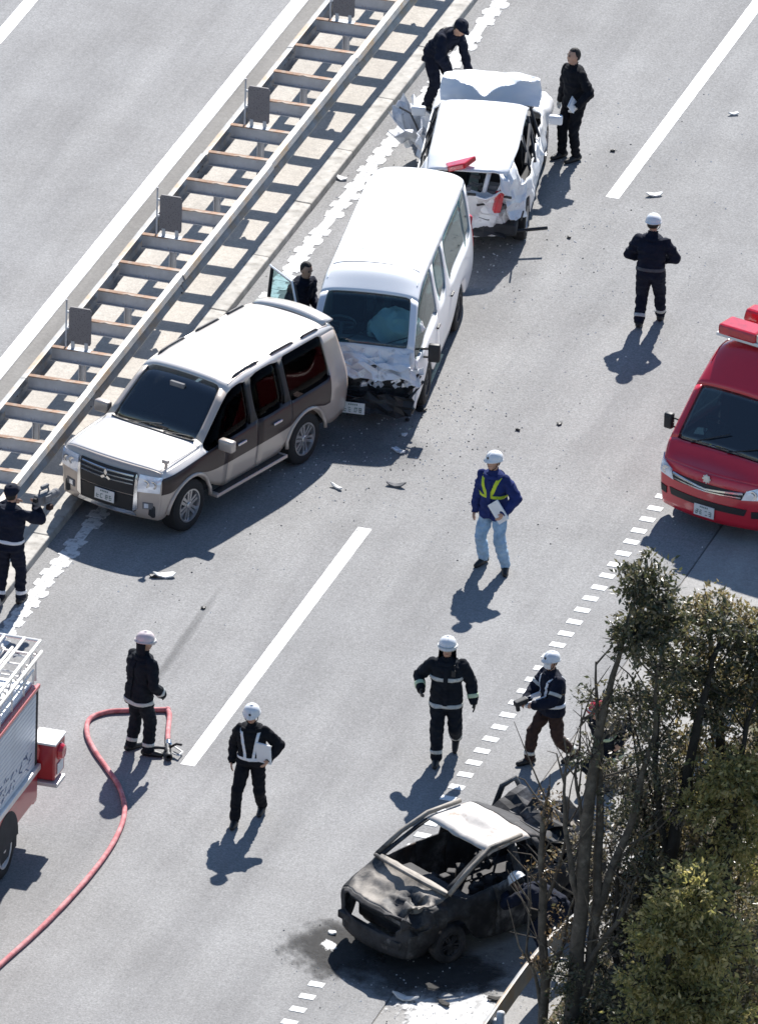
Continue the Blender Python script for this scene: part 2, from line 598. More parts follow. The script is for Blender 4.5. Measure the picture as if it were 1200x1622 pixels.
BEAM = 1.03
Y0 = 10.11 - 4 * BEAM * 2
NB = 26
for xr, flip in ((-4.365, False), (-5.325, True)):
    first = None
    for i in range(8):
        y = Y0 - 1.2 + i * 4.12
        if first is None:
            first = G().prism(wbeam(flip), 0, 4.14, 'y').build('rail', 'rail_steel', mb)
            first.location = (xr - BX, y - BY, 0.71 - BZ)
        else:
            dup(first, loc=(xr - BX + (0.004 if i % 2 else -0.004) * (-1 if flip else 1), y - BY, 0.71 - BZ + random.uniform(-.006, .006)), rot=(0, 0, random.uniform(-.0015, .0015)))
    # bolted splice plates
    fp = None
    for i in range(8):
        y = Y0 - 1.2 + i * 4.12
        s = -1 if flip else 1
        if fp is None:
            g = G()
            for dy in (-.1, .1):
                for dz in (.085, .245):
                    g.lathe([(0, .03), (.018, .03), (.022, .012), (.022, 0)], 8, Matrix.Rotation(s * pi / 2, 3, 'Y'), (s * .05, dy, dz))
            fp = tag(g.build('splice_bolts', 'dark_metal', mb), kind='stuff')
            fp.location = (xr - BX, y - BY, 0.71 - BZ)
        else:
            dup(fp, loc=(xr - BX, y - BY, 0.71 - BZ))
bm_ = lip = pst = brk = None
beams = []
for k in range(NB):
    y = Y0 + k * BEAM
    # C-channel cross beam: vertical web with top and bottom lips
    wob = random.uniform(-.02, .02)
    if bm_ is None:
        g = G().box((0, 0, 0), (.92, .012, .20))
        g.box((0, -.03, -.096), (.92, .05, .010))
        bm_ = g.build('cross_beam', 'galvanised', mb)
        lip = bevel(G().prism([(-.46, -.07), (-.06, -.075), (0, -.05), (.06, -.075), (.46, -.07), (.46, .012), (-.46, .012)], 0, .016).build('beam_lip', 'rust_edge', bm_), .003)
        lip.location = (0, 0, .102)
        b = bm_
    else:
        b = dup(bm_)
        dup(lip, b, loc=(0, 0, .102))
    b.location = (-4.845 - BX, y - BY, 0.915 - BZ)
    b.rotation_euler = (0, 0, wob)
    beams.append(b)
    if k % 2 == 0:
        if pst is None:
            pst = G().box((-.035, 0, .36), (.012, .10, .72)).box((.035, 0, .36), (.012, .10, .72)).box((0, 0, .36), (.06, .008, .72)).box((0, 0, .006), (.2, .2, .012)).build('post', 'galvanised', mb)
            q = pst
        else:
            q = dup(pst)
        q.location = (-4.845 - BX, y - .01 - BY, 0.10 - BZ)
    elif k % 4 == 3:
        g = G().box((0, 0, .06), (.10, .06, .12), .4, .01).box((.03, .03, .15), (.05, .05, .1), .9)
        if brk is None:
            brk = g.build('tie_bracket', 'dark_metal', mb)
            q = brk
        else:
            q = dup(brk)
        q.location = (-4.55 - BX, y - .28 - BY, 0.55 - BZ)
        q.rotation_euler = (0.3, 0.4, random.uniform(0, 2))
# anti-glare plates
ap = None
places = ['cut by the left picture edge', 'above the silver off-road vehicle', 'halfway along the rail', 'beside the white minibus roof', 'nearest the top edge']
pm, pnt, pb = nmat('glare_plate')
vo = tex(pnt, 'Voronoi', 46)
cc = ramp(pnt, vo.outputs['Distance'], [(0.18, (0.05, 0.045, 0.05)), (0.34, (0.18, 0.165, 0.17))])
pnt.links.new(cc.outputs[0], pb.inputs['Base Color'])
pb.inputs['Roughness'].default_value = 0.65
MATS['glare_plate'] = pm
for i, lab in enumerate(places):
    y = 10.11 + (i - 1) * 4 * BEAM
    e = tag(empty('glare_plate', (-4.89, y - .02, 1.027)), 'dark grey anti-glare plate on the median rail, ' + lab, 'plate', 'anti-glare plates on the median rail')
    w_, h_ = .165, .56
    pts = [(w_ * (1 if a < 4 else 1) * sx, zz) for a, (sx, zz) in enumerate(((-1, .12), (-.92, .09), (.92, .09), (1, .12), (1, h_ + .05), (.86, h_ + .09), (-.86, h_ + .09), (-1, h_ + .05)))]
    pl = G().prism(pts, -.010, .010, 'y').build('plate', 'glare_plate', e)
    for sx in (-.6, .6):
        G().box((sx * w_, 0, .06), (.05, .03, .13)).build('foot', 'galvanised', e)
    G().box((0, 0, .006), (.34, .10, .012)).build('base_plate', 'galvanised', e)
    G().tube([(-.215, .03, -.06), (-.215, .03, .74)], .013, 8).box((-.19, .025, .30), (.05, .02, .03)).box((-.19, .025, .55), (.05, .02, .03)).build('side_pole', 'galvanised', e)

# ------------------------------------------------------------------ vehicle builder


def shell(parent, S, prof, arches, z0, z1, z2, region, bow_f=0.12, bow_r=0.06, deform=None, lvl=2, thick=0.022, open_parts=()):
    I = lambda nm, x: float(np.interp(x, *zip(*sorted(prof[nm]))))
    idx, V = {}, []

    def vid(side, key, p):
        if abs(p[1]) < 1e-6: side = 0
        k = (side, key)
        if k not in idx:
            idx[k] = len(V)
            V.append((p[0], p[1] * (side if side else 1), p[2]))
        return idx[k]

    def archz(x):
        z = float(np.interp(x, *zip(*sorted(z0)))) if isinstance(z0, list) else z0
        for xc, R, zc in arches:
            d = abs(x - xc)
            if d < R: z = max(z, zc + math.sqrt(max(R * R - d * d, 0)))
        return z
    rings = []
    for xl, xb, xu in S:
        yb, zs = I('yb', xl), archz(xl)
        yb3, zb = I('yb', xb), I('zb', xb)
        yu, zu, zc = I('yu', xu), I('zu', xu), I('zc', xu)
        rings.append([(xl, yb - .035, zs), (xl, yb + .010, max(z1, zs + .06)), ((xl * 2 + xb) / 3, yb + .012, max(z2, zs + .12)), (xb, yb3 - .02, max(zb, zs + .16)),
                      (xu, yu, max(zu, zb + .02)), (xu - (0), yu - .10, zu + (zc - zu) * .6), (xu, yu * .5, zc - (zc - zu) * .12), (xu, 0, zc)])
    faces, keys = [], []

    def add(f, key, side):
        faces.append(f if side > 0 else f[::-1])
        keys.append(key)
    ns = len(S)
    for side in (1, -1):
        L = [[vid(side, ('S', s, k), rings[s][k]) for k in range(8)] for s in range(ns)]
        for s in range(ns - 1):
            for k in range(7):
                add((L[s][k], L[s + 1][k], L[s + 1][k + 1], L[s][k + 1]), ('S', s, k), side)
        for nm, st, bow in (('F', 0, bow_f), ('R', ns - 1, -bow_r)):
            R = rings[st]
            g = []
            for r in range(5):
                row = []
                for c in range(4):
                    if c == 0: row.append(L[st][r])
                    elif r == 4: row.append(L[st][4 + c])
                    else:
                        y = R[r][1] * (R[4 + c][1] / R[4][1])
                        u = 1 - (y / max(R[r][1], 1e-6)) ** 2
                        row.append(vid(side, (nm, r, c), (R[r][0] + bow * u, y, R[r][2])))
                g.append(row)
            for c in range(1, 4):  # bow the top edge as well
                y = R[4 + c][1]
                u = 1 - (y / R[4][1]) ** 2
                i = L[st][4 + c]
                V[i] = (R[4 + c][0] + bow * .8 * u, V[i][1], V[i][2])
            for r in range(4):
                for c in range(3):
                    f = (g[r][c], g[r + 1][c], g[r + 1][c + 1], g[r][c + 1])
                    add(f if nm == 'F' else f[::-1], (nm, r, c), side)
    regs = [region(k) for k in keys]
    names = sorted(set(regs))
    me = bpy.data.meshes.new('cage')
    me.from_pydata(V, [], faces)
    for n_ in names: me.materials.append(None)
    for p, r in zip(me.polygons, regs): p.material_index = names.index(r)
    # crease borders between parts
    ef = {}
    for p in me.polygons:
        for ek in p.edge_keys: ef.setdefault(ek, []).append(names[p.material_index])
    at = me.attributes.new('crease_edge', 'FLOAT', 'EDGE')
    for e_ in me.edges:
        rs = ef.get(tuple(sorted(e_.vertices)), [])
        v = 0.0
        if len(rs) == 1: v = 0.9
        elif rs[0] != rs[1]:
            g_ = [('glass' in r[1]) for r in rs]
            v = 0.75 if any(g_) else 0.35
        at.data[e_.index].value = v
    o = bpy.data.objects.new('cage', me)
    COL.objects.link(o)
    md = o.modifiers.new('s', 'SUBSURF')
    md.levels = lvl
    md.render_levels = lvl
    vs, fs, mi = evalmesh(o)
    bpy.data.objects.remove(o)
    if deform is not None: vs = deform(vs)
    bvh = BVHTree.FromPolygons([tuple(v) for v in vs], fs)
    # split into parts, then into islands
    out = {}
    parts = {}
    for f, m_ in zip(fs, mi): parts.setdefault(names[m_][0], []).append((f, names[m_][1]))
    for pn, fl in parts.items():
        par = list(range(len(fl)))
        def find(a):
            while par[a] != a:
                par[a] = par[par[a]]
                a = par[a]
            return a
        own = {}
        for i, (f, _) in enumerate(fl):
            for v in f:
                if v in own: par[find(i)] = find(own[v])
                else: own[v] = i
        isl = {}
        for i in range(len(fl)): isl.setdefault(find(i), []).append(fl[i])
        for il in isl.values():
            if pn == 'open': continue
            used = sorted({v for f, _ in il for v in f})
            mp = {v: i for i, v in enumerate(used)}
            mats = sorted({m_ for _, m_ in il})
            me = bpy.data.meshes.new(pn)
            me.from_pydata([tuple(vs[v]) for v in used], [], [tuple(mp[v] for v in f) for f, _ in il])
            for p, (f, m_) in zip(me.polygons, il): p.material_index = mats.index(m_)
            ob = link(pn, me, list(mats), parent, smooth=True)
            me.set_sharp_from_angle(angle=radians(38))
            isg = any('glass' in m_ for m_ in mats)
            if isg:
                me.update()
                nn = np.empty(len(me.vertices) * 3)
                me.vertices.foreach_get('normal', nn)
                cc_ = np.empty(len(me.vertices) * 3)
                me.vertices.foreach_get('co', cc_)
                me.vertices.foreach_set('co', cc_ - nn * 0.010)
                solid(ob, 0.005)
            else:
                solid(ob, thick)
            out.setdefault(pn, []).append(ob)
    return bvh, out


def patch(bvh, q, d, n=4, m=4, off=0.006, back=0.0):
    """grid of points projected along d onto the body; q = 4 corners"""
    d = Vector(d).normalized()
    q = [Vector(p) for p in q]
    P = []
    for i in range(n + 1):
        row = []
        for j in range(m + 1):
            a, b = i / n, j / m
            p = q[0] * (1 - a) * (1 - b) + q[1] * a * (1 - b) + q[2] * a * b + q[3] * (1 - a) * b
            h = bvh.ray_cast(p - d * 2.0, d, 4.0)
            row.append(None if h[0] is None else h[0] - d * off)
        P.append(row)
    # points that missed the body, or slipped past its edge, take the depth of their neighbours
    ds = sorted((x.dot(d) for r in P for x in r if x is not None))
    md = ds[len(ds) // 2] if ds else q[0].dot(d)
    for i in range(n + 1):
        for j in range(m + 1):
            x = P[i][j]
            if x is None or abs(x.dot(d) - md) > .22:
                a, b = i / n, j / m
                p = q[0] * (1 - a) * (1 - b) + q[1] * a * (1 - b) + q[2] * a * b + q[3] * (1 - a) * b
                P[i][j] = p + d * (md + (.08 if x is not None else 0) - p.dot(d))
    return P


def decal(bvh, name, parent, q, d, m, n=4, k=4, off=0.006, th=0.012):
    o = G().grid(patch(bvh, q, d, n, k, off)).build(name, m, parent, smooth=False, fix=False)
    return solid(o, th, 0)


def seam(bvh, name, parent, pts, d, m='black_plastic', r=0.005, dens=0.06, off=0.0):
    d = Vector(d).normalized()
    pts = [Vector(p) for p in pts]
    P = []
    for a, b in zip(pts, pts[1:]):
        k = max(1, int((b - a).length / dens))
        for i in range(k + (1 if b is pts[-1] else 0)):
            p = a.lerp(b, i / k)
            h = bvh.ray_cast(p - d * 2, d, 4)
            if h[0] is not None: P.append(h[0] - d * off)
    return G().tube(P, r, 6).build(name, m, parent)


def wheels(parent, pts, r, wd, rim_r=0.6, spokes=6, rim='alloy', tyre='rubber', steer=0.0, skip=()):
    first = frim = None
    for i, (x, y) in enumerate(pts):
        s = 1 if y > 0 else -1
        if first is None:
            Q = Matrix.Rotation(-pi / 2, 3, 'X')     # lathe z -> +y
            g = G().lathe([(r * .60, wd * .42), (r * .66, wd * .5), (r * .86, wd * .52), (r * .97, wd * .42), (r, wd * .25), (r, -wd * .25), (r * .97, -wd * .42), (r * .86, -wd * .52), (r * .62, -wd * .5), (r * .58, -wd * .3), (r * .58, wd * .3), (r * .60, wd * .42)], 32, Q)
            first = g.build('wheel', tyre, parent, smooth=True)
            first.data.set_sharp_from_angle(angle=radians(40))
            R = r * .62
            g = G().lathe([(R, wd * .40), (R * 1.02, wd * .50), (R * .93, wd * .50), (R * .90, wd * .36), (R * .88, wd * .05), (R * .3, wd * .02), (0.001, wd * .02)], 28, Q)
            for a in range(spokes):
                t = 2 * pi * a / spokes
                D = Vector((cos(t), 0, sin(t)))
                T = Vector((-sin(t), 0, cos(t)))
                yv = Vector((0, 1, 0))
                for sg in (-1, 1):
                    vs = [D * (R * .1) + T * sg * .002 + yv * wd * .42, D * (R * .1) + T * sg * R * .16 + yv * wd * .42, D * R * .92 + T * sg * R * .24 + yv * wd * .40, D * R * .92 + T * sg * R * .06 + yv * wd * .40]
                    g.add(vs + [v - yv * .03 for v in vs], [(0, 1, 2, 3), (7, 6, 5, 4), (0, 4, 5, 1), (1, 5, 6, 2), (2, 6, 7, 3), (3, 7, 4, 0)])
            g.lathe([(R * .22, wd * .40), (R * .22, wd * .46), (R * .16, wd * .49), (.001, wd * .49)], 14, Q)
            frim = g.build('rim', rim, first)
            o = first
        else:
            o = dup(first)
            dup(frim, o)
        o.location = (x, y - s * wd * .5, r)
        o.rotation_euler = (0, random.uniform(0, 1), (0 if s > 0 else pi) + (steer if i < 2 else 0))


def plate(parent, c, n, wd=.33, ht=.165):
    """number plate facing n, with blurred unreadable dark characters"""
    n = Vector(n).normalized()
    zz = Vector((0, 0, 1))
    side = zz.cross(n).normalized()
    upv = n.cross(side)
    Mx = Matrix((n, side, upv)).transposed()
    o = G().box((0, 0, 0), (.012, wd, ht), 0, .004).build('number_plate', 'plate_white', parent)
    o.matrix_local = Matrix.Translation(c) @ Mx.to_4x4()
    g = G()
    rr = random.Random(c[0])
    for i in range(4):
        y = -wd * .34 + i * wd * .2 + (.02 if i > 1 else 0)
        for j in range(3):
            if rr.random() < .8: g.box((.0085, y + rr.uniform(-.008, .008), -ht * .14 + (j - 1) * ht * .17), (.002, .035, .010))
        for sy in (-1, 1):
            if rr.random() < .7: g.box((.0085, y + sy * .015, -ht * .14 + rr.uniform(-.01, .01)), (.002, .008, .05))
    for i in range(5): g.box((.0085, -wd * .18 + i * .028, ht * .33), (.002, .016, .022))
    tag(g.build('characters', 'plate_ink', o), kind='stuff')
    return o


def seat(parent, x, y, z, m='interior_dark', sc=1.0, rx=0.0):
    g = G()
    g.box((x, y, z), (.50 * sc, .50 * sc, .16), 0, .05)
    g.box((x - .26 * sc, y, z + .32), (.14, .48 * sc, .60), 0, .05, M=Matrix.Rotation(-.18, 3, 'Y'))
    g.box((x - .33 * sc, y, z + .70), (.10, .26, .18), 0, .04)
    return g.build('seat', m, parent)


def steering(parent, x, y, z, m='interior_dark', tilt=1.0):
    R = .19
    pts = []
    Mx = Matrix.Rotation(-tilt, 3, 'Y')
    for i in range(25):
        t = 2 * pi * i / 24
        pts.append(Mx @ Vector((R * cos(t), R * sin(t), 0)) + Vector((x, y, z)))
    g = G().tube(pts, .017, 8, caps=False)
    g.tube([(x, y, z), Vector((x, y, z)) + Mx @ Vector((0, 0, -.3))], .03, 8)
    for a in (0, pi / 2 + .3, pi, ):
        g.tube([(x, y, z), Mx @ Vector((R * cos(a + pi / 2), R * sin(a + pi / 2), 0)) + Vector((x, y, z))], .014, 6)
    return g.build('steering_wheel', m, parent, smooth=True)


def crumple(vs, c, rad, amp, freq=3.0, seed=0, push=(0, 0, 0)):
    """local dent with creased folds"""
    c = np.array(c)
    d = np.linalg.norm((vs - c) / np.array(rad), axis=1)
    for i in np.nonzero(d < 1)[0]:
        wgt = (1 - d[i] ** 2) ** 1.2
        p = Vector(vs[i]) * freq + Vector((seed * 7.1, 0, 0))
        n = Vector([1 - 2 * abs(noise.noise(p + Vector((k * 11.3, 0, 0)))) for k in range(3)])
        vs[i] = vs[i] + np.array(n) * amp * wgt - 0.4 * amp * wgt + np.array(push) * wgt
    return vs


def torn(nm, c, wd, ht, rot, seed, n=7, m_=6, amp=.10, mt='white_crumpled', par=None):
    rr = random.Random(seed)
    rows = []
    for i in range(n):
        row = []
        for j in range(m_):
            e_ = rr.uniform(-.04, .04) if i in (0, n - 1) or j in (0, m_ - 1) else 0
            z = amp * (1 - 2 * abs(noise.noise(Vector((i * .55 + seed, j * .5, 0))))) + .5 * amp * abs(i / (n - 1) - .5)
            row.append(((i / (n - 1) - .5) * wd + e_ + rr.uniform(-.02, .02), (j / (m_ - 1) - .5) * ht + e_ + rr.uniform(-.02, .02), z))
        rows.append(row)
    o = solid(G().grid(rows).build(nm, mt, par or wc), .010)
    o.location = c
    o.rotation_euler = rot
    return o


def head(v):
    return math.atan2(v[1], v[0])


# ------------------------------------------------------------------ silver and brown off-road vehicle
suv = tag(empty('off_road_vehicle', (-2.70, 8.74, 0), head((-.301, -.954))), 'silver and brown off-road vehicle stopped askew against the median kerb', 'car')
S = [(2.06, 2.04, 2.00), (1.93, 1.93, 1.93), (1.84, 1.84, 1.84), (1.70, 1.70, 1.70), (1.47, 1.47, 1.47), (1.24, 1.24, 1.26), (1.06, 1.08, 1.10),
     (.62, .60, .34), (.00, -.02, -.04), (-.08, -.10, -.12), (-.82, -.86, -.86), (-.94, -.94, -.94), (-1.08, -1.08, -1.08), (-1.31, -1.31, -1.31), (-1.54, -1.54, -1.54), (-1.72, -1.70, -1.70), (-1.90, -1.95, -1.92), (-2.12, -2.10, -2.06), (-2.46, -2.44, -2.36)]
P_ = dict(yb=[(-2.5, .84), (-2.1, .92), (-1.5, .945), (1.6, .945), (1.9, .92), (2.1, .82)], zb=[(-2.5, 1.10), (1.1, 1.06), (1.95, .98), (2.2, .93)],
          yu=[(-2.4, .64), (-2, .70), (0, .735), (.34, .72), (1.10, .82), (1.95, .82), (2.2, .74)], zu=[(-2.4, 1.68), (-2, 1.73), (-.2, 1.75), (.34, 1.69), (1.10, 1.11), (1.95, 1.05), (2.15, .98)],
          zc=[(-2.4, 1.74), (-2, 1.82), (-.2, 1.84), (.34, 1.775), (1.10, 1.17), (1.7, 1.16), (2.15, 1.06)])


def reg(k):
    t, a, b = k
    if t == 'S':
        if b == 3:
            if 6 <= a <= 7: return ('side_window', 'glass_brown')
            if 9 <= a <= 9: return ('rear_side_window', 'glass_brown')
            if a in (8, 10): return ('pillar', 'black_plastic')
            if 11 <= a <= 15: return ('quarter_window', 'glass_brown')
            if a < 6: return ('body', 'silver_paint')
            return ('body', 'champagne_paint')
        if b >= 5 and a == 6: return ('windshield', 'glass_dark')
        if b >= 4 and a < 6: return ('bonnet', 'silver_paint')
        if b >= 4: return ('roof', 'silver_paint') if a > 6 else ('body', 'champagne_paint')
        pn = 'front_door' if a in (7, 8) else 'rear_door' if a in (9, 10) else 'body'
        if b == 0: return (pn, 'champagne_paint')
        if b in (1, 2): return (pn, 'brown_paint' if a < 16 else 'champagne_paint')
    if t == 'R':
        if a == 3 and b >= 1: return ('rear_window', 'glass_brown')
        return ('tailgate', 'brown_paint' if a in (1, 2) else 'champagne_paint')
    if t == 'F': return ('front_bumper', 'champagne_paint')
    return ('body', 'champagne_paint')


bvh, pts_ = shell(suv, S, P_, [(1.47, .45, .38), (-1.31, .45, .38)], [(-2.5, .42), (-1.8, .36), (1.9, .36), (2.3, .30)], .75, .90, reg, 0.13, 0.05)
wheels(suv, [(1.47, .925), (1.47, -.925), (-1.31, .925), (-1.31, -.925)], .385, .26, spokes=6)
G().box((0, 0, .46), (4.2, 1.55, .22), 0, .05).build('underbody', 'interior_dark', suv)
G().box((.85, 0, .93), (.5, 1.45, .22), 0, .08).build('dashboard', 'interior_dark', suv)
for y in (-.38, .38): seat(suv, .10, y, .72)
seat(suv, -.8, .4, .72); seat(suv, -.8, -.4, .72)
steering(suv, .55, -.38, 1.02)
G().box((.52, 0, 1.63), (.05, .24, .07), 0, .015).build('rear_view_mirror', 'interior_grey', suv)
# folded paper on the dashboard
G().box((.98, -.48, 1.08), (.10, .40, .012), .35).build('dashboard_paper', 'plate_white', suv)
fd = (-1, 0, 0)
F = 3.0
gp = decal(bvh, 'grille', suv, [(F, -.44, .66), (F, .44, .66), (F, .47, .99), (F, -.47, .99)], fd, 'black_plastic', 10, 6, .008, .02)
for z in (.945, .885, .825):
    k = seam(bvh, 'grille_bar', gp, [(F, -.44, z), (F, -.07 if z < .93 else 0, z - .01), (F, .07 if z < .93 else 0, z - .01), (F, .44, z)], fd, 'chrome', .016, off=.022)
G().add([Vector((2.215, 0, .905)) + Vector((.0, y, z)) for y, z in ((0, .055), (.028, 0), (0, -.05), (-.028, 0))] + [Vector((2.195, y * 1.0, .905 + z)) for y, z in ((0, .055), (.028, 0), (0, -.05), (-.028, 0))], [(0, 1, 2, 3), (0, 4, 5, 1), (1, 5, 6, 2), (2, 6, 7, 3), (3, 7, 4, 0)])\
    .add([Vector((2.215, s * .028 + y, .85 + z)) for s in (1,) for y, z in ((0, .01), (.06, -.028), (.03, -.05), (-.02, -.02))], [(0, 1, 2, 3)]).add([Vector((2.215, -.028 - y, .85 + z)) for y, z in ((0, .01), (.06, -.028), (.03, -.05), (-.02, -.02))], [(0, 1, 2, 3)]).build('front_emblem', 'chrome', gp)
for s in (-1, 1):
    hl = decal(bvh, 'headlight', suv, [(F, s * .50, .73), (F, s * .83, .76), (F, s * .84, .985), (F, s * .52, .985)], fd, 'lamp_lens', 6, 5, .012, .02)
    g = G()
    for y in (.63, .74):
        h = bvh.ray_cast((F, s * y, .87), (-1, 0, 0), 3)[0]
        if h: g.lathe([(.055, .0), (.058, .012), (.04, .012), (.012, .004)], 16, Matrix.Rotation(pi / 2, 3, 'Y'), (h.x + .012, h.y, h.z))
    g.build('reflector', 'chrome', hl)
    decal(bvh, 'grille_side_trim', suv, [(F, s * .44, .42), (F, s * .51, .46), (F, s * .505, .95), (F, s * .47, .98)], fd, 'chrome', 2, 8, .016, .02)
    fl = decal(bvh, 'fog_lamp_recess', suv, [(F, s * .58, .48), (F, s * .74, .50), (F, s * .73, .59), (F, s * .58, .58)], fd, 'interior_grey', 4, 3, .005, .012)
    decal(bvh, 'fog_lamp', fl, [(F, s * .61, .50), (F, s * .67, .51), (F, s * .67, .57), (F, s * .61, .57)], fd, 'lamp_lens', 3, 3, .014, .012)
decal(bvh, 'lower_grille', suv, [(F, -.48, .42), (F, .48, .42), (F, .50, .64), (F, -.50, .64)], fd, 'black_plastic', 8, 4, .006, .012)
decal(bvh, 'skid_trim', suv, [(F, -.50, .36), (F, .50, .36), (F, .46, .415), (F, -.46, .415)], fd, 'chrome', 8, 2, .018, .016)
plate(suv, (2.225, 0, .56), (1, 0, .05))
for s in (-1, 1):
    sd_ = (0, -s, 0)
    Y = s * 3
    seam(bvh, 'door_gap', suv, [(.95, Y, .40), (.98, Y, .75), (.92, Y, 1.06)], sd_)
    seam(bvh, 'door_gap', suv, [(-.05, Y, .40), (-.05, Y, 1.66)], sd_)
    seam(bvh, 'door_gap', suv, [(-.78, Y, .42), (-.86, Y, .82), (-.93, Y, 1.08)], sd_)
    seam(bvh, 'sill_gap', suv, [(.95, Y, .41), (-.78, Y, .41)], sd_)
    seam(bvh, 'belt_trim', suv, [(.95, Y, 1.065), (-1.9, Y, 1.10)], sd_, 'black_plastic', .010)
    seam(bvh, 'side_moulding', suv, [(.9, Y, .60), (-.75, Y, .62)], sd_, 'champagne_paint', .022)
    seam(bvh, 'roof_gutter', suv, [(.25, Y * 0 + s * .66, 3), (-2.2, s * .62, 3)], (0, 0, -1), 'champagne_paint', .010)
    for x in (.30, -.56):
        h = bvh.ray_cast((x, Y, .93), (0, -s, 0), 4)[0]
        G().box((0, 0, 0), (.20, .035, .035), 0, .012).build('door_handle', 'chrome', suv).location = (h.x, h.y + s * .02, h.z)
    e = G().box((0, 0, 0), (.12, .24, .17), 0, .05).build('wing_mirror', 'champagne_paint', suv, smooth=True)
    e.location = (.80, s * 1.06, 1.10)
    G().box((-.062, 0, 0), (.006, .19, .12), 0, .002).build('mirror_glass', 'chrome', e)
    G().box((.02, -s * .13, -.05), (.06, .14, .05), 0, .01).build('mirror_arm', 'black_plastic', e)
    o = G().box((.10, s * .94, .36), (1.70, .17, .05), 0, .02).build('side_step', 'champagne_paint', suv)
    G().box((.10, s * .95, .387), (1.56, .12, .010)).build('step_tread', 'black_plastic', o)
    # roof rails: three short lengths on feet
    for a, b in ((.10, -.52), (-.80, -1.35), (-1.55, -1.95)):
        P = []
        for i in range(9):
            x = a + (b - a) * i / 8
            h = bvh.ray_cast((x, s * .63, 3), (0, 0, -1), 3)[0]
            P.append((x, s * .63, h.z + (.022 if 0 < i < 8 else .0)))
        G().tube(P, .018, 8).build('roof_rail', 'black_plastic' if a < 0 and False else 'dark_metal', suv, smooth=True)
    # flares
    for xc in (1.47, -1.31):
        P = []
        for i in range(15):
            t = pi * (.02 + .96 * i / 14)
            x, z = xc + .47 * cos(t), .38 + .47 * sin(t)
            h = bvh.ray_cast((x, Y, z), (0, -s, 0), 4)
            P.append((x, s * (abs(h[0].y) + .012 if h[0] else .94), z))
        G().tube(P, [.028] * 15, 8).build('wheel_arch_flare', 'champagne_paint', suv, smooth=True)
    # wipers
G().tube([(1.12, -.45, 1.17), (1.02, .1, 1.235)], .009, 6).tube([(1.12, .2, 1.185), (1.02, .62, 1.19)], .009, 6).build('wiper', 'black_plastic', suv)
seam(bvh, 'bonnet_gap', suv, [(2.0, -.76, 3), (1.1, -.80, 3)], (0, 0, -1), r=.004)
seam(bvh, 'bonnet_gap', suv, [(2.0, .76, 3), (1.1, .80, 3)], (0, 0, -1), r=.004)
o = G().box((1.90, .80, 1.12), (.05, .03, .10), 0, .01).box((1.91, .80, 1.185), (.07, .10, .06), 0, .02).build('fender_mirror', 'champagne_paint', suv)
# rear spoiler on the roof edge
g = G()
rows = []
for i in range(13):
    y = -.60 + 1.2 * i / 12
    u = 1 - (y / .6) ** 2
    rows.append([(-2.12 - .05 * u, y, 1.765 + .045 * u), (-2.24 - .05 * u, y, 1.785 + .045 * u), (-2.38 - .06 * u, y, 1.765 + .045 * u), (-2.385 - .06 * u, y, 1.745 + .045 * u), (-2.25 - .05 * u, y, 1.745 + .04 * u)])
solid(g.grid(rows).build('rear_spoiler', 'silver_paint', suv, smooth=True), .015)
for s in (-1, 1):
    rl = decal(bvh, 'tail_lamp', suv, [(-3, s * .66, .90), (-3, s * .78, .90), (-3, s * .74, 1.10), (-3, s * .64, 1.10)], (1, 0, 0), 'dark_red_lens', 3, 5, .012, .02)
sw = empty('spare', (0, 0, 0)); bpy.data.objects.remove(sw)


def frit(bvh, parent, pts, r=.016):
    return seam(bvh, 'windscreen_seal', parent, pts, (-.8, 0, -.6), 'black_plastic', r, .08, .004)


seam(bvh, 'windscreen_seal', suv, [(1.09, -.70, 3), (1.13, -.3, 3), (1.13, .3, 3), (1.09, .70, 3)], (0, 0, -1), 'black_plastic', .014, .08, .002)
# ------------------------------------------------------------------ box vans of one family


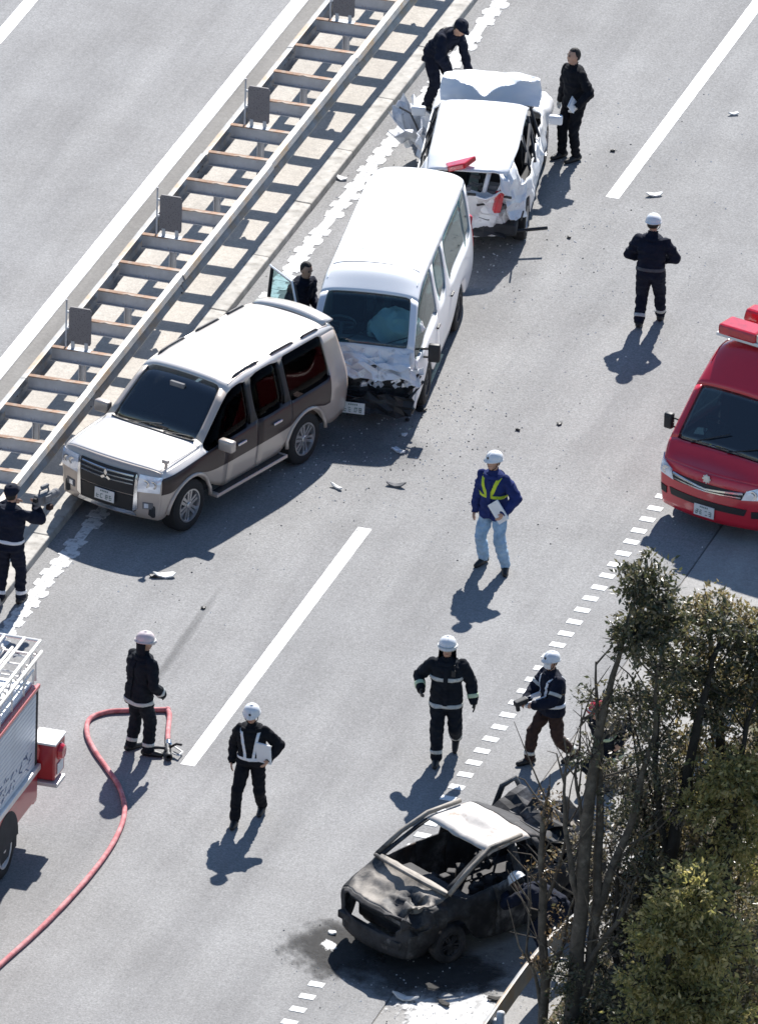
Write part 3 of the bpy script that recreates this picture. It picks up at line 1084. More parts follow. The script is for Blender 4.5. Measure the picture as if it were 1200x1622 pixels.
def van(e, L, W, H, fx, axles, ws, roof, paint, paint_low, region_extra=None, deform=None, open_side=None, gls=('glass_mid', 'glass_mid'), crown=.05, skip_door=None):
    """L front x, W half width, ws = (x base, z base, x top, z top), roof = x where full height is reached"""
    f, r = fx, fx - L
    xb_, zb_, xt, zt = ws
    a1, a2 = axles
    S = [(f - .14, f - .15, f - .17), (f - .34, f - .32, f - .24), (xb_ + .04, xb_ + .02, xb_), (a1 + .40, a1 + .42, xt + .02 if False else (xb_ + xt) / 2), (a1 + .28, a1 + .30, xt), (a1, a1 + .06, (xt + roof) / 2), (a1 - .28, a1 - .28, roof), (a1 - .44, a1 - .42, roof - .14),
         (a1 - .72, a1 - .70, a1 - .70), (a1 - .82, a1 - .80, a1 - .80), ((a1 + a2) / 2 - .25, (a1 + a2) / 2 - .25, (a1 + a2) / 2 - .25), ((a1 + a2) / 2 - .35, (a1 + a2) / 2 - .35, (a1 + a2) / 2 - .35), (a2 + .44, a2 + .44, a2 + .44), (a2 + .28, a2 + .28, a2 + .28), (a2, a2, a2), (a2 - .28, a2 - .28, a2 - .28), (a2 - .44, a2 - .44, a2 - .44), (r + .35, r + .34, r + .36), (r + .12, r + .12, r + .18), (r + .02, r + .04, r + .11)]
    zm = zt
    P_ = dict(yb=[(r, W - .07), (r + .3, W), (f - .6, W), (f - .3, W - .04), (f, W - .16)], zb=[(r, 1.08), (a1, 1.06), (xb_, 1.0), (f - .15, .80), (f, .80)],
              yu=[(r, W - .20), (r + .5, W - .16), (roof - .4, W - .16), (xt, W - .15), (xb_, W - .09), (f - .17, W - .16)],
              zu=[(r, H - .19), (r + .4, H - .15), (roof - .3, H - .15), (roof, H - .17), (xt, zt - .05), (xb_, zb_ + .02), (f - .24, .93), (f - .15, .86)],
              zc=[(r, H - .08), (r + .4, H - .01), (roof - .3, H), (roof, H - .02), (xt, zt + .015), (xb_, zb_ + .06), (f - .24, .97), (f - .15, .90)])

    def reg(k):
        t, a, b = k
        if t == 'S':
            if b >= 5 and a in (2, 3): return ('windshield', gls[0])
            if b == 3:
                if 2 <= a <= 7:
                    if skip_door: pass
                    return ('front_side_window', gls[1]) if a < 8 else ('body', paint)
                if a in (9,): return ('side_window', gls[1])
                if 11 <= a <= 12: return ('side_window', gls[1])
                if 13 <= a <= 15: return ('rear_side_window', gls[1]) if False else ('side_window', gls[1])
                if a == 16: return ('rear_side_window', gls[1])
                return ('body', paint)
            if b >= 4 and a < 2: return ('bonnet', paint)
            if b >= 4 and a >= 4: return ('roof', paint)
            if b <= 2 and 2 <= a <= 7: return ('front_door', paint_low)
            return ('body', paint_low if b < 3 else paint)
        if t == 'F':
            if a <= (2 if region_extra else 1): return ('front_bumper', region_extra or paint_low)
            return ('front_panel', paint_low)
        if t == 'R':
            if a == 3 and b >= 1: return ('rear_window', gls[1])
            return ('tailgate', paint)
    return shell(e, S, P_, [(a1, .40, .33), (a2, .40, .33)], [(r, .34), (a2, .28), (a1, .26), (f, .22)], .50, .74, reg, .16, .04, deform)


hv = tag(empty('white_minibus', (-1.40, 13.42, 0), head((.125, -.99))), 'white minibus with crushed front and open driver door, pinned behind the off-road vehicle', 'minibus')


def hv_def(vs):
    # nose pushed in and folded
    d = np.clip((vs[:, 0] - 1.75) / .6, 0, 1) * np.clip((1.05 - vs[:, 2]) / .35, 0, 1)
    vs[:, 0] -= .20 * d
    vs = crumple(vs, (2.2, .0, .86), (.55, 1.0, .34), .11, 3.4, 1)
    vs = crumple(vs, (2.25, .3, .6), (.4, .7, .35), .07, 4.0, 2, (-.06, 0, 0))
    return vs


bvh, pp = van(hv, 4.95, .85, 1.98, 2.35, (1.27, -1.30), (2.08, 1.13, 1.52, 1.74), 1.20, 'white_paint', 'white_crumpled' if False else 'white_paint', 'black_plastic', hv_def, gls=('glass_mid', 'glass_mid'))
for o in pp.get('front_panel', []): o.data.materials[0] = MATS['white_crumpled']
for o in pp.get('bonnet', []): o.data.materials[0] = MATS['white_crumpled']
wheels(hv, [(1.27, .83), (1.27, -.83), (-1.30, .83), (-1.30, -.83)], .325, .20, spokes=8, rim='dark_metal')
G().box((-.1, 0, .42), (4.1, 1.45, .2), 0, .05).build('underbody', 'interior_dark', hv)
G().box((-.2, 0, .60), (3.9, 1.5, .06)).build('cabin_floor', 'interior_grey', hv)
G().box((1.72, 0, .95), (.42, 1.45, .26), 0, .08).box((1.75, -.1, 1.07), (.34, .9, .05), .08).build('dashboard', 'interior_grey', hv)
steering(hv, 1.38, -.40, 1.18, 'interior_grey', .9)
seat(hv, .95, -.42, .86, 'interior_dark'); seat(hv, .95, .42, .86, 'interior_dark')
for x in (.0, -.8, -1.55):
    for y in (-.4, .15): seat(hv, x, y, .80, 'interior_grey', .9)
# burst airbag on the passenger side
g = G()
g.ell((1.50, .36, 1.22), (.24, .40, .26), 28, 20)
vs = np.array(g.v)
vs = crumple(vs, (1.50, .36, 1.22), (.7, .9, .7), .13, 4, 4)
mk('airbag', vs, g.f, 'airbag', hv, True)
F, fd = 3.2, (-1, 0, 0)
torn('buckled_bonnet', (2.13, .02, .96), .30, 1.40, (0, .62, 0), 31, 6, 13, .11, par=hv)
torn('buckled_nose_skin', (2.25, .15, .85), .17, 1.15, (0, 1.05, .05), 32, 4, 12, .09, par=hv)
torn('buckled_corner', (2.06, .76, .74), .26, .22, (0, 1.2, .6), 33, 5, 5, .06, par=hv)
torn('bumper_skin', (2.27, .30, .40), .30, .95, (0, 1.5, .1), 34, 5, 9, .10, 'black_plastic', par=hv)
# torn front: dark radiator area, bent bar, hanging headlights
rd = decal(bvh, 'radiator_opening', hv, [(F, -.62, .40), (F, .60, .36), (F, .62, .66), (F, -.60, .70)], fd, 'black_plastic', 10, 5, .012, .015)
for i in range(4): seam(bvh, 'grille_slat', rd, [(F, -.5, .46 + i * .05), (F, .45, .44 + i * .055)], fd, 'dark_metal', .008, off=.02)
seam(bvh, 'bent_grille_bar', hv, [(F, -.66, .80), (F, -.3, .76), (F, 0, .745), (F, .15, .76)], fd, 'white_crumpled', .022, off=.03)
g = G()
for i in range(26):
    y, z = random.uniform(.05, .70), random.uniform(.60, .70)
    h = bvh.ray_cast((F, y, z), (-1, 0, 0), 4)[0]
    x = h.x if h else 2.2
    Mx = Matrix.Rotation(random.uniform(-1, 1), 3, 'X') @ Matrix.Rotation(random.uniform(-1, 1), 3, 'Z')
    g.box((x + random.uniform(.0, .06), y, z), (random.uniform(.01, .03), random.uniform(.04, .16), random.uniform(.02, .07)), M=Mx)
tag(g.build('broken_headlight', 'lamp_lens', hv), kind='stuff')
g = G()
for i in range(34):
    y, z = random.uniform(-.7, .8), random.uniform(.28, .74)
    h = bvh.ray_cast((F, y, z), (-1, 0, 0), 4)[0]
    x = h.x if h else 2.2
    Mx = Matrix.Rotation(random.uniform(-1, 1), 3, 'X') @ Matrix.Rotation(random.uniform(-.7, .7), 3, 'Z')
    g.box((x + random.uniform(-.02, .05), y, z), (random.uniform(.02, .05), random.uniform(.08, .40), random.uniform(.03, .09)), M=Mx)
tag(g.build('broken_bumper_pieces', 'black_plastic', hv), kind='stuff')
for y in (-.45, -.27, -.09, .09, .27, .45):
    seam(bvh, 'roof_bead', hv, [(.55, y, 3), (-2.2, y, 3)], (0, 0, -1), 'white_paint', .012)
seam(bvh, 'roof_joint', hv, [(.98, -.62, 3), (.98, .62, 3)], (0, 0, -1), 'interior_grey', .006, .04, .003)
plate(hv, (2.44, -.03, .36), (1, -.05, .1))
for s in (-1, 1):
    sd_, Y = (0, -s, 0), s * 3
    if s > 0: seam(bvh, 'door_gap', hv, [(1.78, Y, .9), (1.70, Y, .60), (1.62, Y, .42)], sd_)
    seam(bvh, 'door_gap', hv, [(.52, Y, .36), (.52, Y, 1.70)], sd_)
    seam(bvh, 'door_gap', hv, [(-.62, Y, .36), (-.62, Y, 1.70)], sd_)
    seam(bvh, 'sliding_rail', hv, [(-.62, Y, .98), (-2.1, Y, 1.0)], sd_, r=.010)
    seam(bvh, 'rain_gutter', hv, [(1.30, s * .64, 3), (-2.2, s * .66, 3)], (0, 0, -1), 'white_paint', .011)
    seam(bvh, 'belt_gap', hv, [(1.6, Y, 1.055), (-2.1, Y, 1.085)], sd_, 'black_plastic', .007)
    for x in (.64, -.50):
        h = bvh.ray_cast((x, Y, .92), (0, -s, 0), 4)[0]
        G().box((0, 0, 0), (.16, .03, .03), 0, .01).build('door_handle', 'black_plastic', hv).location = (h.x, h.y + s * .016, h.z)
e = G().box((0, 0, 0), (.10, .17, .27), 0, .04).build('wing_mirror', 'black_plastic', hv, smooth=True)
e.location = (1.76, .99, 1.02)
G().tube([(-.02, -.04, .05), (-.05, -.2, .02)], .018, 6).tube([(-.02, -.04, -.08), (-.05, -.2, -.1)], .018, 6).build('mirror_arm', 'black_plastic', e)
G().tube([(2.0, -.5, 1.10), (1.86, .05, 1.30)], .008, 6).tube([(2.0, .1, 1.10), (1.86, .62, 1.26)], .008, 6).build('wiper', 'black_plastic', hv)
for s in (-1, 1): decal(bvh, 'tail_lamp', hv, [(-4, s * .70, .75), (-4, s * .80, .75), (-4, s * .78, 1.25), (-4, s * .70, 1.25)], (1, 0, 0), 'red_lens', 2, 5, .01, .02)
# open driver door (right-hand side), swung out about 70 degrees
dr = empty('driver_door', (1.74, -.86, 0), 0)
dr.parent = hv
dr.rotation_euler = (0, 0, radians(42))
def doorpt(u, z, o=0): return (-u, -.02 + o - .10 * max(0, (z - 1.05)) * -.9, z)
low = [(0.0, .42), (.95, .42), (1.0, 1.07), (.02, 1.07)]
solid(mk('door_panel', [doorpt(u, z) for u, z in low], [(0, 1, 2, 3)], 'white_paint', dr), .07, 0)
solid(mk('door_lining', [doorpt(u * .94 + .03, z * .94 + .04, .05) for u, z in low], [(0, 1, 2, 3)], 'interior_dark', dr), .02, 0)
frm = [(.02, 1.07), (.42, 1.72), (.99, 1.74), (1.0, 1.07)]
G().tube([doorpt(u, z) for u, z in frm], .028, 8).build('window_frame', 'interior_dark', dr)
solid(mk('door_window', [doorpt(u, z) for u, z in frm], [(0, 1, 2, 3)], 'glass_mid', dr), .006, 0)
G().tube([doorpt(.01, 1.09, -.035), doorpt(.41, 1.75, -.035), doorpt(1.01, 1.765, -.035)], .016, 6).build('door_trim', 'white_paint', dr)

# ------------------------------------------------------------------ red fire service van
rv = tag(empty('red_fire_van', (5.24, 12.08, 0), head((-.286, -.958))), 'red fire service van with roof light bar at the right edge', 'van')
bvh, pp = van(rv, 5.38, .94, 2.30, 2.69, (1.62, -1.50), (2.34, 1.08, 1.80, 1.80), 1.30, 'red_paint', 'red_paint', gls=('glass_dark', 'glass_dark'))
wheels(rv, [(1.62, .92), (1.62, -.92), (-1.50, .92), (-1.50, -.92)], .335, .21, spokes=8, rim='alloy')
G().box((-.1, 0, .42), (4.8, 1.6, .2), 0, .05).build('underbody', 'interior_dark', rv)
G().box((2.0, 0, .98), (.44, 1.6, .24), 0, .08).build('dashboard', 'interior_dark', rv)
seat(rv, 1.25, -.45, .86); seat(rv, 1.25, .45, .86)
steering(rv, 1.70, -.45, 1.18)
G().box((1.93, -.60, 1.12), (.22, .14, .02), .3).build('dashboard_paper', 'plate_white', rv)
F = 3.4
for s in (-1, 1):
    hl = decal(bvh, 'headlight', rv, [(F, s * .56, .66), (F, s * .86, .70), (F, s * .885, .90), (F, s * .62, .80)], fd, 'lamp_lens', 6, 5, .012, .02)
    g = G()
    h = bvh.ray_cast((F, s * .72, .76), (-1, 0, 0), 4)[0]
    g.lathe([(.06, .0), (.062, .014), (.04, .014), (.012, .004)], 16, Matrix.Rotation(pi / 2, 3, 'Y'), (h.x + .012, h.y, h.z))
    g.build('reflector', 'chrome', hl)
    decal(bvh, 'fog_lamp_recess', rv, [(F, s * .70, .40), (F, s * .86, .42), (F, s * .86, .52), (F, s * .70, .50)], fd, 'black_plastic', 3, 3, .006, .012)
gr = decal(bvh, 'grille', rv, [(F, -.56, .66), (F, .56, .66), (F, .60, .77), (F, -.60, .77)], fd, 'black_plastic', 10, 4, .008, .015)
seam(bvh, 'grille_bar', gr, [(F, -.58, .755), (F, 0, .70), (F, .58, .755)], fd, 'chrome', .022, off=.018)
seam(bvh, 'grille_bar', gr, [(F, -.55, .69), (F, 0, .665), (F, .55, .69)], fd, 'chrome', .014, off=.014)
decal(bvh, 'lower_grille', rv, [(F, -.60, .42), (F, .60, .42), (F, .64, .52), (F, -.64, .52)], fd, 'black_plastic', 10, 3, .006, .012)
h = bvh.ray_cast((F, 0, .84), (-1, 0, 0), 4)[0]
g = G().lathe([(.001, .020), (.045, .020), (.058, .006)], 20, Matrix.Rotation(pi / 2, 3, 'Y'), (h.x + .004, 0, h.z))
for i in range(8):
    t = 2 * pi * i / 8
    g.box((h.x + .015, .05 * cos(t), h.z + .05 * sin(t)), (.014, .034, .018), M=Matrix.Rotation(t, 3, 'X'))
g.build('front_emblem', 'clear_lens', rv)
plate(rv, (2.715, 0, .36), (1, 0, .06))
for s in (-1, 1):
    sd_, Y = (0, -s, 0), s * 3
    seam(bvh, 'door_gap', rv, [(2.1, Y, .9), (2.04, Y, .60), (1.98, Y, .42)], sd_)
    seam(bvh, 'door_gap', rv, [(.86, Y, .36), (.86, Y, 1.70)], sd_)
    seam(bvh, 'rain_gutter', rv, [(1.5, s * .73, 3), (-2.5, s * .75, 3)], (0, 0, -1), 'red_paint', .011)
    e = G().box((0, 0, 0), (.10, .13, .23), 0, .04).build('wing_mirror', 'red_paint' if s > 0 else 'black_plastic', rv, smooth=True)
    e.location = (2.06, s * 1.04, 1.22)
    G().tube([(-.02, -s * .04, .05), (-.05, -s * .22, .02)], .018, 6).tube([(-.02, -s * .04, -.08), (-.05, -s * .22, -.1)], .018, 6).build('mirror_arm', 'black_plastic', e)
G().tube([(2.34, -.5, 1.14), (2.20, .05, 1.36)], .008, 6).tube([(2.34, .1, 1.15), (2.20, .68, 1.32)], .008, 6).build('wiper', 'black_plastic', rv)
h = bvh.ray_cast((1.12, 0, 4), (0, 0, -1), 4)[0]
lb = G().box((1.12, 0, h.z + .05), (.34, 1.62, .05), 0, .01).build('light_bar', 'plate_white', rv)
for s in (-1, 1):
    o = G().box((1.12, s * .47, h.z + .135), (.36, .62, .16), 0, .05).build('light_bar_lens', 'red_lens', lb, smooth=False)
G().box((1.12, 0, h.z + .13), (.30, .34, .12), 0, .03).build('speaker_housing', 'clear_lens', lb)
for s in (-.5, .5): G().box((1.12, s, h.z + .015), (.16, .10, .06), 0, .01).build('light_bar_foot', 'plate_white', lb)
# second raised red beacon box on the roof
G().box((.55, -.62, h.z + .14), (.30, .28, .18), 0, .04, .8).box((.55, -.62, h.z + .03), (.3, .2, .05)).build('roof_beacon', 'red_lens', rv)
G().box((-.8, 0, h.z + .03), (2.9, 1.3, .05), 0, .02).build('roof_glare_panel', 'plate_white', rv)  # white slab added to imitate sky and sun glare on the glossy red roof

# ------------------------------------------------------------------ fire engine, cut by the left edge
fe = tag(empty('fire_engine', (-2.27, -5.66, 0), -pi / 2), 'red fire engine with ladder on its roof, cut off by the left edge', 'fire engine')
# local x forward = world -y ; local y left = world +x ; rear at local x = -2.9
bd = G().box((-.55, 0, .80), (4.7, 2.10, .48), 0, .04).build('lower_body', 'engine_red', fe)
up_ = G().box((-.55, 0, 1.64), (4.7, 2.02, 1.22), 0, .03).build('upper_body', 'engine_red', fe)
G().box((2.6, 0, 1.35), (1.5, 2.10, 1.9), 0, .15).build('cab', 'engine_red', fe)
for x0, x1 in ((-2.78, -1.22), (-1.16, .36), (.42, 1.72)):
    o = G().box(((x0 + x1) / 2, 1.02, 1.63), (x1 - x0, .03, 1.10), 0, .01).build('roller_shutter', 'silver_panel', fe)
    for i in range(16): G().box(((x0 + x1) / 2, 1.038, 1.13 + i * .067), (x1 - x0 - .04, .006, .052)).build('shutter_slat', 'silver_panel', o)
G().box((-.55, 1.06, 1.055), (4.68, .06, .09), 0, .02).build('side_rail', 'ladder_metal', fe)
G().box((-.55, 1.03, 2.24), (4.70, .05, .06), 0, .015).build('roof_edge_trim', 'engine_red', fe)
G().box((-2.86, 1.0, 1.62), (.05, .07, 1.2), 0, .01).build('corner_post', 'dark_metal', fe)
# brush-stroke lettering on the shutter, unreadable in the photograph
mat('lettering_blue', (0.10, 0.14, 0.24), 0.6)
g = G()
rr = random.Random(5)
for i in range(26):
    x, z = rr.uniform(-2.6, -1.3), rr.uniform(1.2, 1.48)
    g.box((x, 1.043, z), (rr.uniform(.03, .16), .003, rr.uniform(.014, .03)), M=Matrix.Rotation(rr.uniform(-.9, .9), 3, 'Y'))
tag(g.build('shutter_lettering', 'lettering_blue', fe), kind='stuff')
# roof deck with gear under the ladder
G().box((-.55, 0, 2.27), (4.6, 1.9, .04)).build('roof_deck', 'silver_panel', fe)
rr = random.Random(3)
for i in range(9):
    x, y = -2.6 + i * .45, rr.uniform(-.2, .6)
    G().box((x, y, 2.36), (rr.uniform(.2, .4), rr.uniform(.2, .5), rr.uniform(.08, .18)), rr.uniform(0, 1), .02).build('stowed_gear', rr.choice(['ladder_metal', 'dark_metal', 'silver_panel']), fe)
ld = empty('ladder_rack', (0, 0, 0)); ld.parent = fe
for y in (.92, .42, -.10, -.6):
    g = G()
    for z in (2.52, 2.72): g.tube([(-3.25, y, z), (2.6, y, z)], .026, 8)
    for i in range(14):
        x = -3.2 + i * .44
        g.tube([(x, y, 2.52), (x + .22, y, 2.72)], .014, 6)
        g.tube([(x + .22, y, 2.72), (x + .44, y, 2.52)], .014, 6)
    g.build('ladder_rail', 'ladder_metal', ld)
for i in range(16):
    x = -3.2 + i * .36
    G().tube([(x, .92, 2.53), (x, .42, 2.53)], .016, 6).build('ladder_rung', 'ladder_metal', ld)
    G().tube([(x + .1, -.10, 2.55), (x + .1, -.6, 2.55)], .016, 6).build('ladder_rung', 'ladder_metal', ld)
for y in (.98, .88):
    G().tube([(-2.8, y, 2.30), (-2.8, y, 2.50), (1.5, y, 2.50)], .018, 8).build('hand_rail', 'ladder_metal', fe)
G().tube([(-3.25, .92, 2.72), (-3.25, -.6, 2.72)], .024, 8).build('ladder_end_bar', 'ladder_metal', ld)
for k, (y, z) in enumerate(((.98, 2.62), (.75, 2.80), (.60, 2.66), (.25, 2.74), (.05, 2.62))):
    G().tube([(-3.15 + .05 * k, y, z), (2.4, y, z + .02)], .022, 8).build('stowed_pole', 'ladder_metal', ld, True)
for k in range(7):
    x = -2.9 + k * .5
    G().tube([(x, .98, 2.30), (x, .98, 2.62), (x + .05, .60, 2.66)], .016, 6).build('rack_hoop', 'ladder_metal', ld)
# rear lamp box and reel on the corner
rb = G().box((-3.14, 1.09, 1.10), (.44, .36, .52), 0, .03).build('rear_box', 'engine_red', fe)
G().box((-3.14, 1.09, 1.375), (.46, .38, .03), 0, .01).build('box_lid', 'plate_white', rb)  # lid coloured white to carry its bright reflection
G().lathe([(.001, .06), (.09, .05), (.12, .0), (.12, -.1)], 16, Matrix.Rotation(-pi / 2, 3, 'X'), (-3.14, 1.28, 1.2)).build('box_lamp', 'red_lens', rb)
G().box((-3.14, 1.278, .98), (.24, .012, .16), 0, .004).build('box_label', 'plate_white', rb)
G().box((-3.05, 1.10, .80), (.35, .45, .06), 0, .01).build('rear_step', 'ladder_metal', fe)
G().lathe([(.001, .1), (.09, .08), (.11, 0), (.10, -.16)], 16, None, (-3.0, .98, 1.28)).build('rear_beacon', 'red_lens', fe)
for z in (1.5, 1.62, 1.74, 1.86): G().tube([(-2.9, .95, z), (-3.02, .95, z), (-3.02, .70, z), (-2.9, .70, z)], .013, 6).build('rear_rung', 'dark_metal', fe)
G().box((-2.95, 0, .55), (.16, 2.0, .18), 0, .03).build('rear_bumper', 'engine_red', fe)
G().box((-.3, 0, .62), (5.0, 1.5, .35), 0, .03).build('chassis', 'interior_dark', fe)
wheels(fe, [(2.55, 1.05), (2.55, -1.05), (-1.55, 1.05), (-1.55, -1.05)], .43, .30, spokes=5, rim='ladder_metal')
P = [(-1.55 + .52 * cos(pi * i / 14), 1.045, .43 + .52 * sin(pi * i / 14)) for i in range(15)]
G().prism([(p[0], p[2]) for p in P], 1.0, 1.056, 'y').build('wheel_arch', 'interior_dark', fe)
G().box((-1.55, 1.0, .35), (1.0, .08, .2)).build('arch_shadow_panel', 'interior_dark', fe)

# ------------------------------------------------------------------ wrecked white car at the head of the queue
wc = tag(empty('wrecked_white_car', (-1.80, 19.33, 0), head((-.20, .98))), 'wrecked white car with crushed rear and bonnet sprung up in front of the minibus', 'car')
S = [(2.10, 2.08, 2.06), (1.82, 1.82, 1.84), (1.72, 1.72, 1.72), (1.60, 1.60, 1.58), (1.38, 1.38, 1.38), (1.16, 1.16, 1.16), (.98, 1.0, 1.02), (.50, .48, .24), (-.02, -.04, -.06), (-.10, -.12, -.14), (-.82, -.80, -.80), (-.95, -.95, -.90), (-1.10, -1.10, -1.05), (-1.33, -1.33, -1.30), (-1.56, -1.56, -1.50), (-1.75, -1.72, -1.62), (-2.0, -1.98, -1.78), (-2.22, -2.20, -1.92)]
P_ = dict(yb=[(-2.25, .74), (-1.8, .84), (1.5, .85), (1.9, .82), (2.2, .70)], zb=[(-2.25, .98), (-1, .96), (1, .92), (2.2, .76)],
          yu=[(-2.0, .58), (-1.4, .63), (.24, .64), (1.02, .74), (1.8, .74), (2.1, .62)], zu=[(-1.95, 1.24), (-1.6, 1.36), (-.2, 1.42), (.24, 1.38), (1.02, .96), (1.8, .84), (2.1, .78)],
          zc=[(-1.95, 1.30), (-1.6, 1.43), (-.2, 1.49), (.24, 1.44), (1.02, 1.0), (1.8, .88), (2.1, .80)])


def reg(k):
    t, a, b = k
    if t == 'S':
        if b == 3:
            if 6 <= a <= 7 or a == 9: return ('open', 'glass_dark')
            if 11 <= a <= 14: return ('open', 'glass_dark')
            if a in (8, 10): return ('pillar', 'black_plastic')
            return ('body', 'white_crumpled')
        if b >= 5 and a == 6: return ('windshield', 'glass_dark')
        if b >= 5 and 1 <= a < 6: return ('open', 'x')
        if b >= 4 and a >= 7: return ('roof', 'white_paint')
        if b <= 2 and a in (7, 8): return ('front_door', 'white_crumpled')
        if b <= 2 and a in (9, 10): return ('rear_door', 'white_crumpled')
    if t == 'R':
        if a == 3 and b >= 1: return ('open', 'glass_dark')
        return ('tailgate', 'white_crumpled')
    if t == 'F': return ('front_bumper', 'white_crumpled')
    return ('body', 'white_crumpled')


def wc_def(vs):
    x, y, z = vs[:, 0], vs[:, 1], vs[:, 2]
    r = np.clip((-1.25 - x) / 1.0, 0, 1)
    low = np.clip((1.15 - z) / .4, 0, 1)
    vs[:, 0] += .30 * r * low
    vs[:, 1] += (.18 * r) * np.where(y < 0, 1, .15) * low + .05 * r
    vs[:, 2] -= .06 * r * low
    vs = crumple(vs, (-1.95, -.45, .75), (.75, .75, .65), .10, 3.6, 3)
    vs = crumple(vs, (-1.95, -.45, .75), (.75, .75, .65), .03, 7.0, 23)
    vs = crumple(vs, (-1.7, .4, .8), (.7, .7, .5), .08, 5.0, 5)
    vs = crumple(vs, (.0, -.85, .75), (1.7, .25, .5), .08, 3.2, 6)
    vs = crumple(vs, (.0, -.85, .75), (1.7, .25, .5), .02, 8, 26)
    vs = crumple(vs, (1.7, -.6, .8), (.7, .5, .4), .09, 2.8, 7, (0, -.05, .04))
    vs = crumple(vs, (1.9, .4, .7), (.5, .8, .5), .09, 2.8, 9)
    return vs


bvh, pp = shell(wc, S, P_, [(1.38, .36, .31), (-1.33, .36, .31)], [(-2.3, .34), (-1.7, .24), (1.7, .22), (2.2, .24)], .50, .70, reg, .14, .10, wc_def)
for lst in pp.values():
    for o in lst:
        if o.name.split('.')[0] in ('body', 'tailgate', 'rear_door', 'front_door', 'front_bumper'): o.data.set_sharp_from_angle(angle=radians(14))
wheels(wc, [(1.38, .83), (1.38, -.83), (-1.33, .83), (-1.33, -.80)], .31, .19, spokes=7)
G().box((0, 0, .38), (3.9, 1.4, .18), 0, .05).build('underbody', 'interior_dark', wc)
G().box((1.5, 0, .66), (.85, 1.2, .3), 0, .06).box((1.45, .2, .83), (.4, .5, .12), .2, .03).box((1.6, -.4, .82), (.3, .3, .1), -.2, .03).build('engine_block', 'dark_metal', wc)
G().box((.80, 0, .82), (.4, 1.3, .2), 0, .06).build('dashboard', 'interior_dark', wc)
seat(wc, .05, -.36, .62); seat(wc, .05, .36, .62); seat(wc, -.8, .36, .62); seat(wc, -.85, -.3, .62)
# sprung bonnet: stands up steeply behind the windscreen, its middle folded forward
rows = []
for i in range(61):
    y = -.72 + 1.44 * i / 60
    f_ = abs(y) / .72
    row = []
    for j in range(37):
        t = j / 36
        z = 1.00 + .46 * t
        x = 1.10 + .20 * t + .05 * sin(3 * t)
        tri = max(0.0, t - .26 - .62 * abs(y - .07) / .72 + .10 * noise.noise(Vector((y * 5, t * 3, 4)))) / .7       # folded centre wedge
        x += .62 * tri
        z -= .30 * tri
        rid = 1 - 2 * abs(noise.noise(Vector((y * 2.4, t * 1.6, 2))))
        row.append((x + .025 * rid + .010 * noise.noise(Vector((y * 9, t * 7, 2))), y * (1 + .03 * sin(4 * t)), z + .03 * noise.noise(Vector((y * 4, t * 2, 7))) - .10 * t * f_ ** 3))
    rows.append(row)
bo = solid(G().grid(rows).build('sprung_bonnet', 'white_paint', wc), .02)
bo.data.shade_smooth(); bo.data.set_sharp_from_angle(angle=radians(16))
# crumpled corner, tail lamp, bent pillars, fallen red beacon
tl = G().box((0, 0, 0), (.10, .11, .34), 0, .03).box((-.01, .0, .13), (.09, .09, .10), .5, .02).build('tail_lamp', 'red_lens', wc)
tl.location = (-2.02, -.43, .86); tl.rotation_euler = (.1, -.15, .5)
for P, r_ in (([(-1.55, -.56, 1.36), (-1.85, -.52, 1.20), (-2.02, -.42, .98)], .035), ([(-1.58, -.30, 1.40), (-1.92, -.26, 1.18), (-2.0, -.22, .98)], .035), ([(-1.60, .55, 1.36), (-1.95, .52, 1.10)], .035)):
    G().tube(P, r_, 8).build('bent_pillar', 'white_crumpled', wc, smooth=True)
for P in ([(-.1, -.66, 1.38), (-.5, -.80, 1.0), (-.62, -.83, .9)], [(.3, -.66, 1.36), (.1, -.82, .98)], [(-.75, -.64, 1.36), (-1.1, -.8, .98)], [(-.2, -.70, 1.30), (-1.2, -.74, 1.12)]):
    G().tube(P, .022, 6).build('bent_window_frame', 'dark_metal', wc)
rb = G().prism([(-.12, -.06), (.22, -.05), (.20, .09), (.02, .10)], 0, .10).build('roof_beacon', 'red_lens', wc)
bevel(rb, .02)
rb.location = (-1.93, .05, 1.36); rb.rotation_euler = (.1, .25, 1.75); rb.scale = (1.35, 1.5, .9)
# rear bumper dropped below the tail, with a rod sticking out
G().box((-1.88, -.05, .32), (.10, 1.05, .12), .12, .04).build('rear_bumper', 'black_plastic', wc)
torn('torn_bumper_cover', (-1.93, .05, .42), .30, 1.15, (0, -1.35, .1), 41, 5, 9, .09, 'black_plastic')
G().tube([(-1.80, -.55, .30), (-1.62, -1.12, .32)], .028, 6).build('hanging_trim', 'black_plastic', wc)
# dents and slits in the tail panel
for y, z, a in ((-.05, 1.0, 0), (-.18, .80, .5), (-.56, .95, -.3)):
    h = bvh.ray_cast((-4, y, z), (1, 0, 0), 4)[0]
    if h: G().box((h.x, h.y, h.z), (.03, .13, .035), a, .01).build('torn_slit', 'black_plastic', wc)
# left front wing and door skin torn outward: creased flat facets


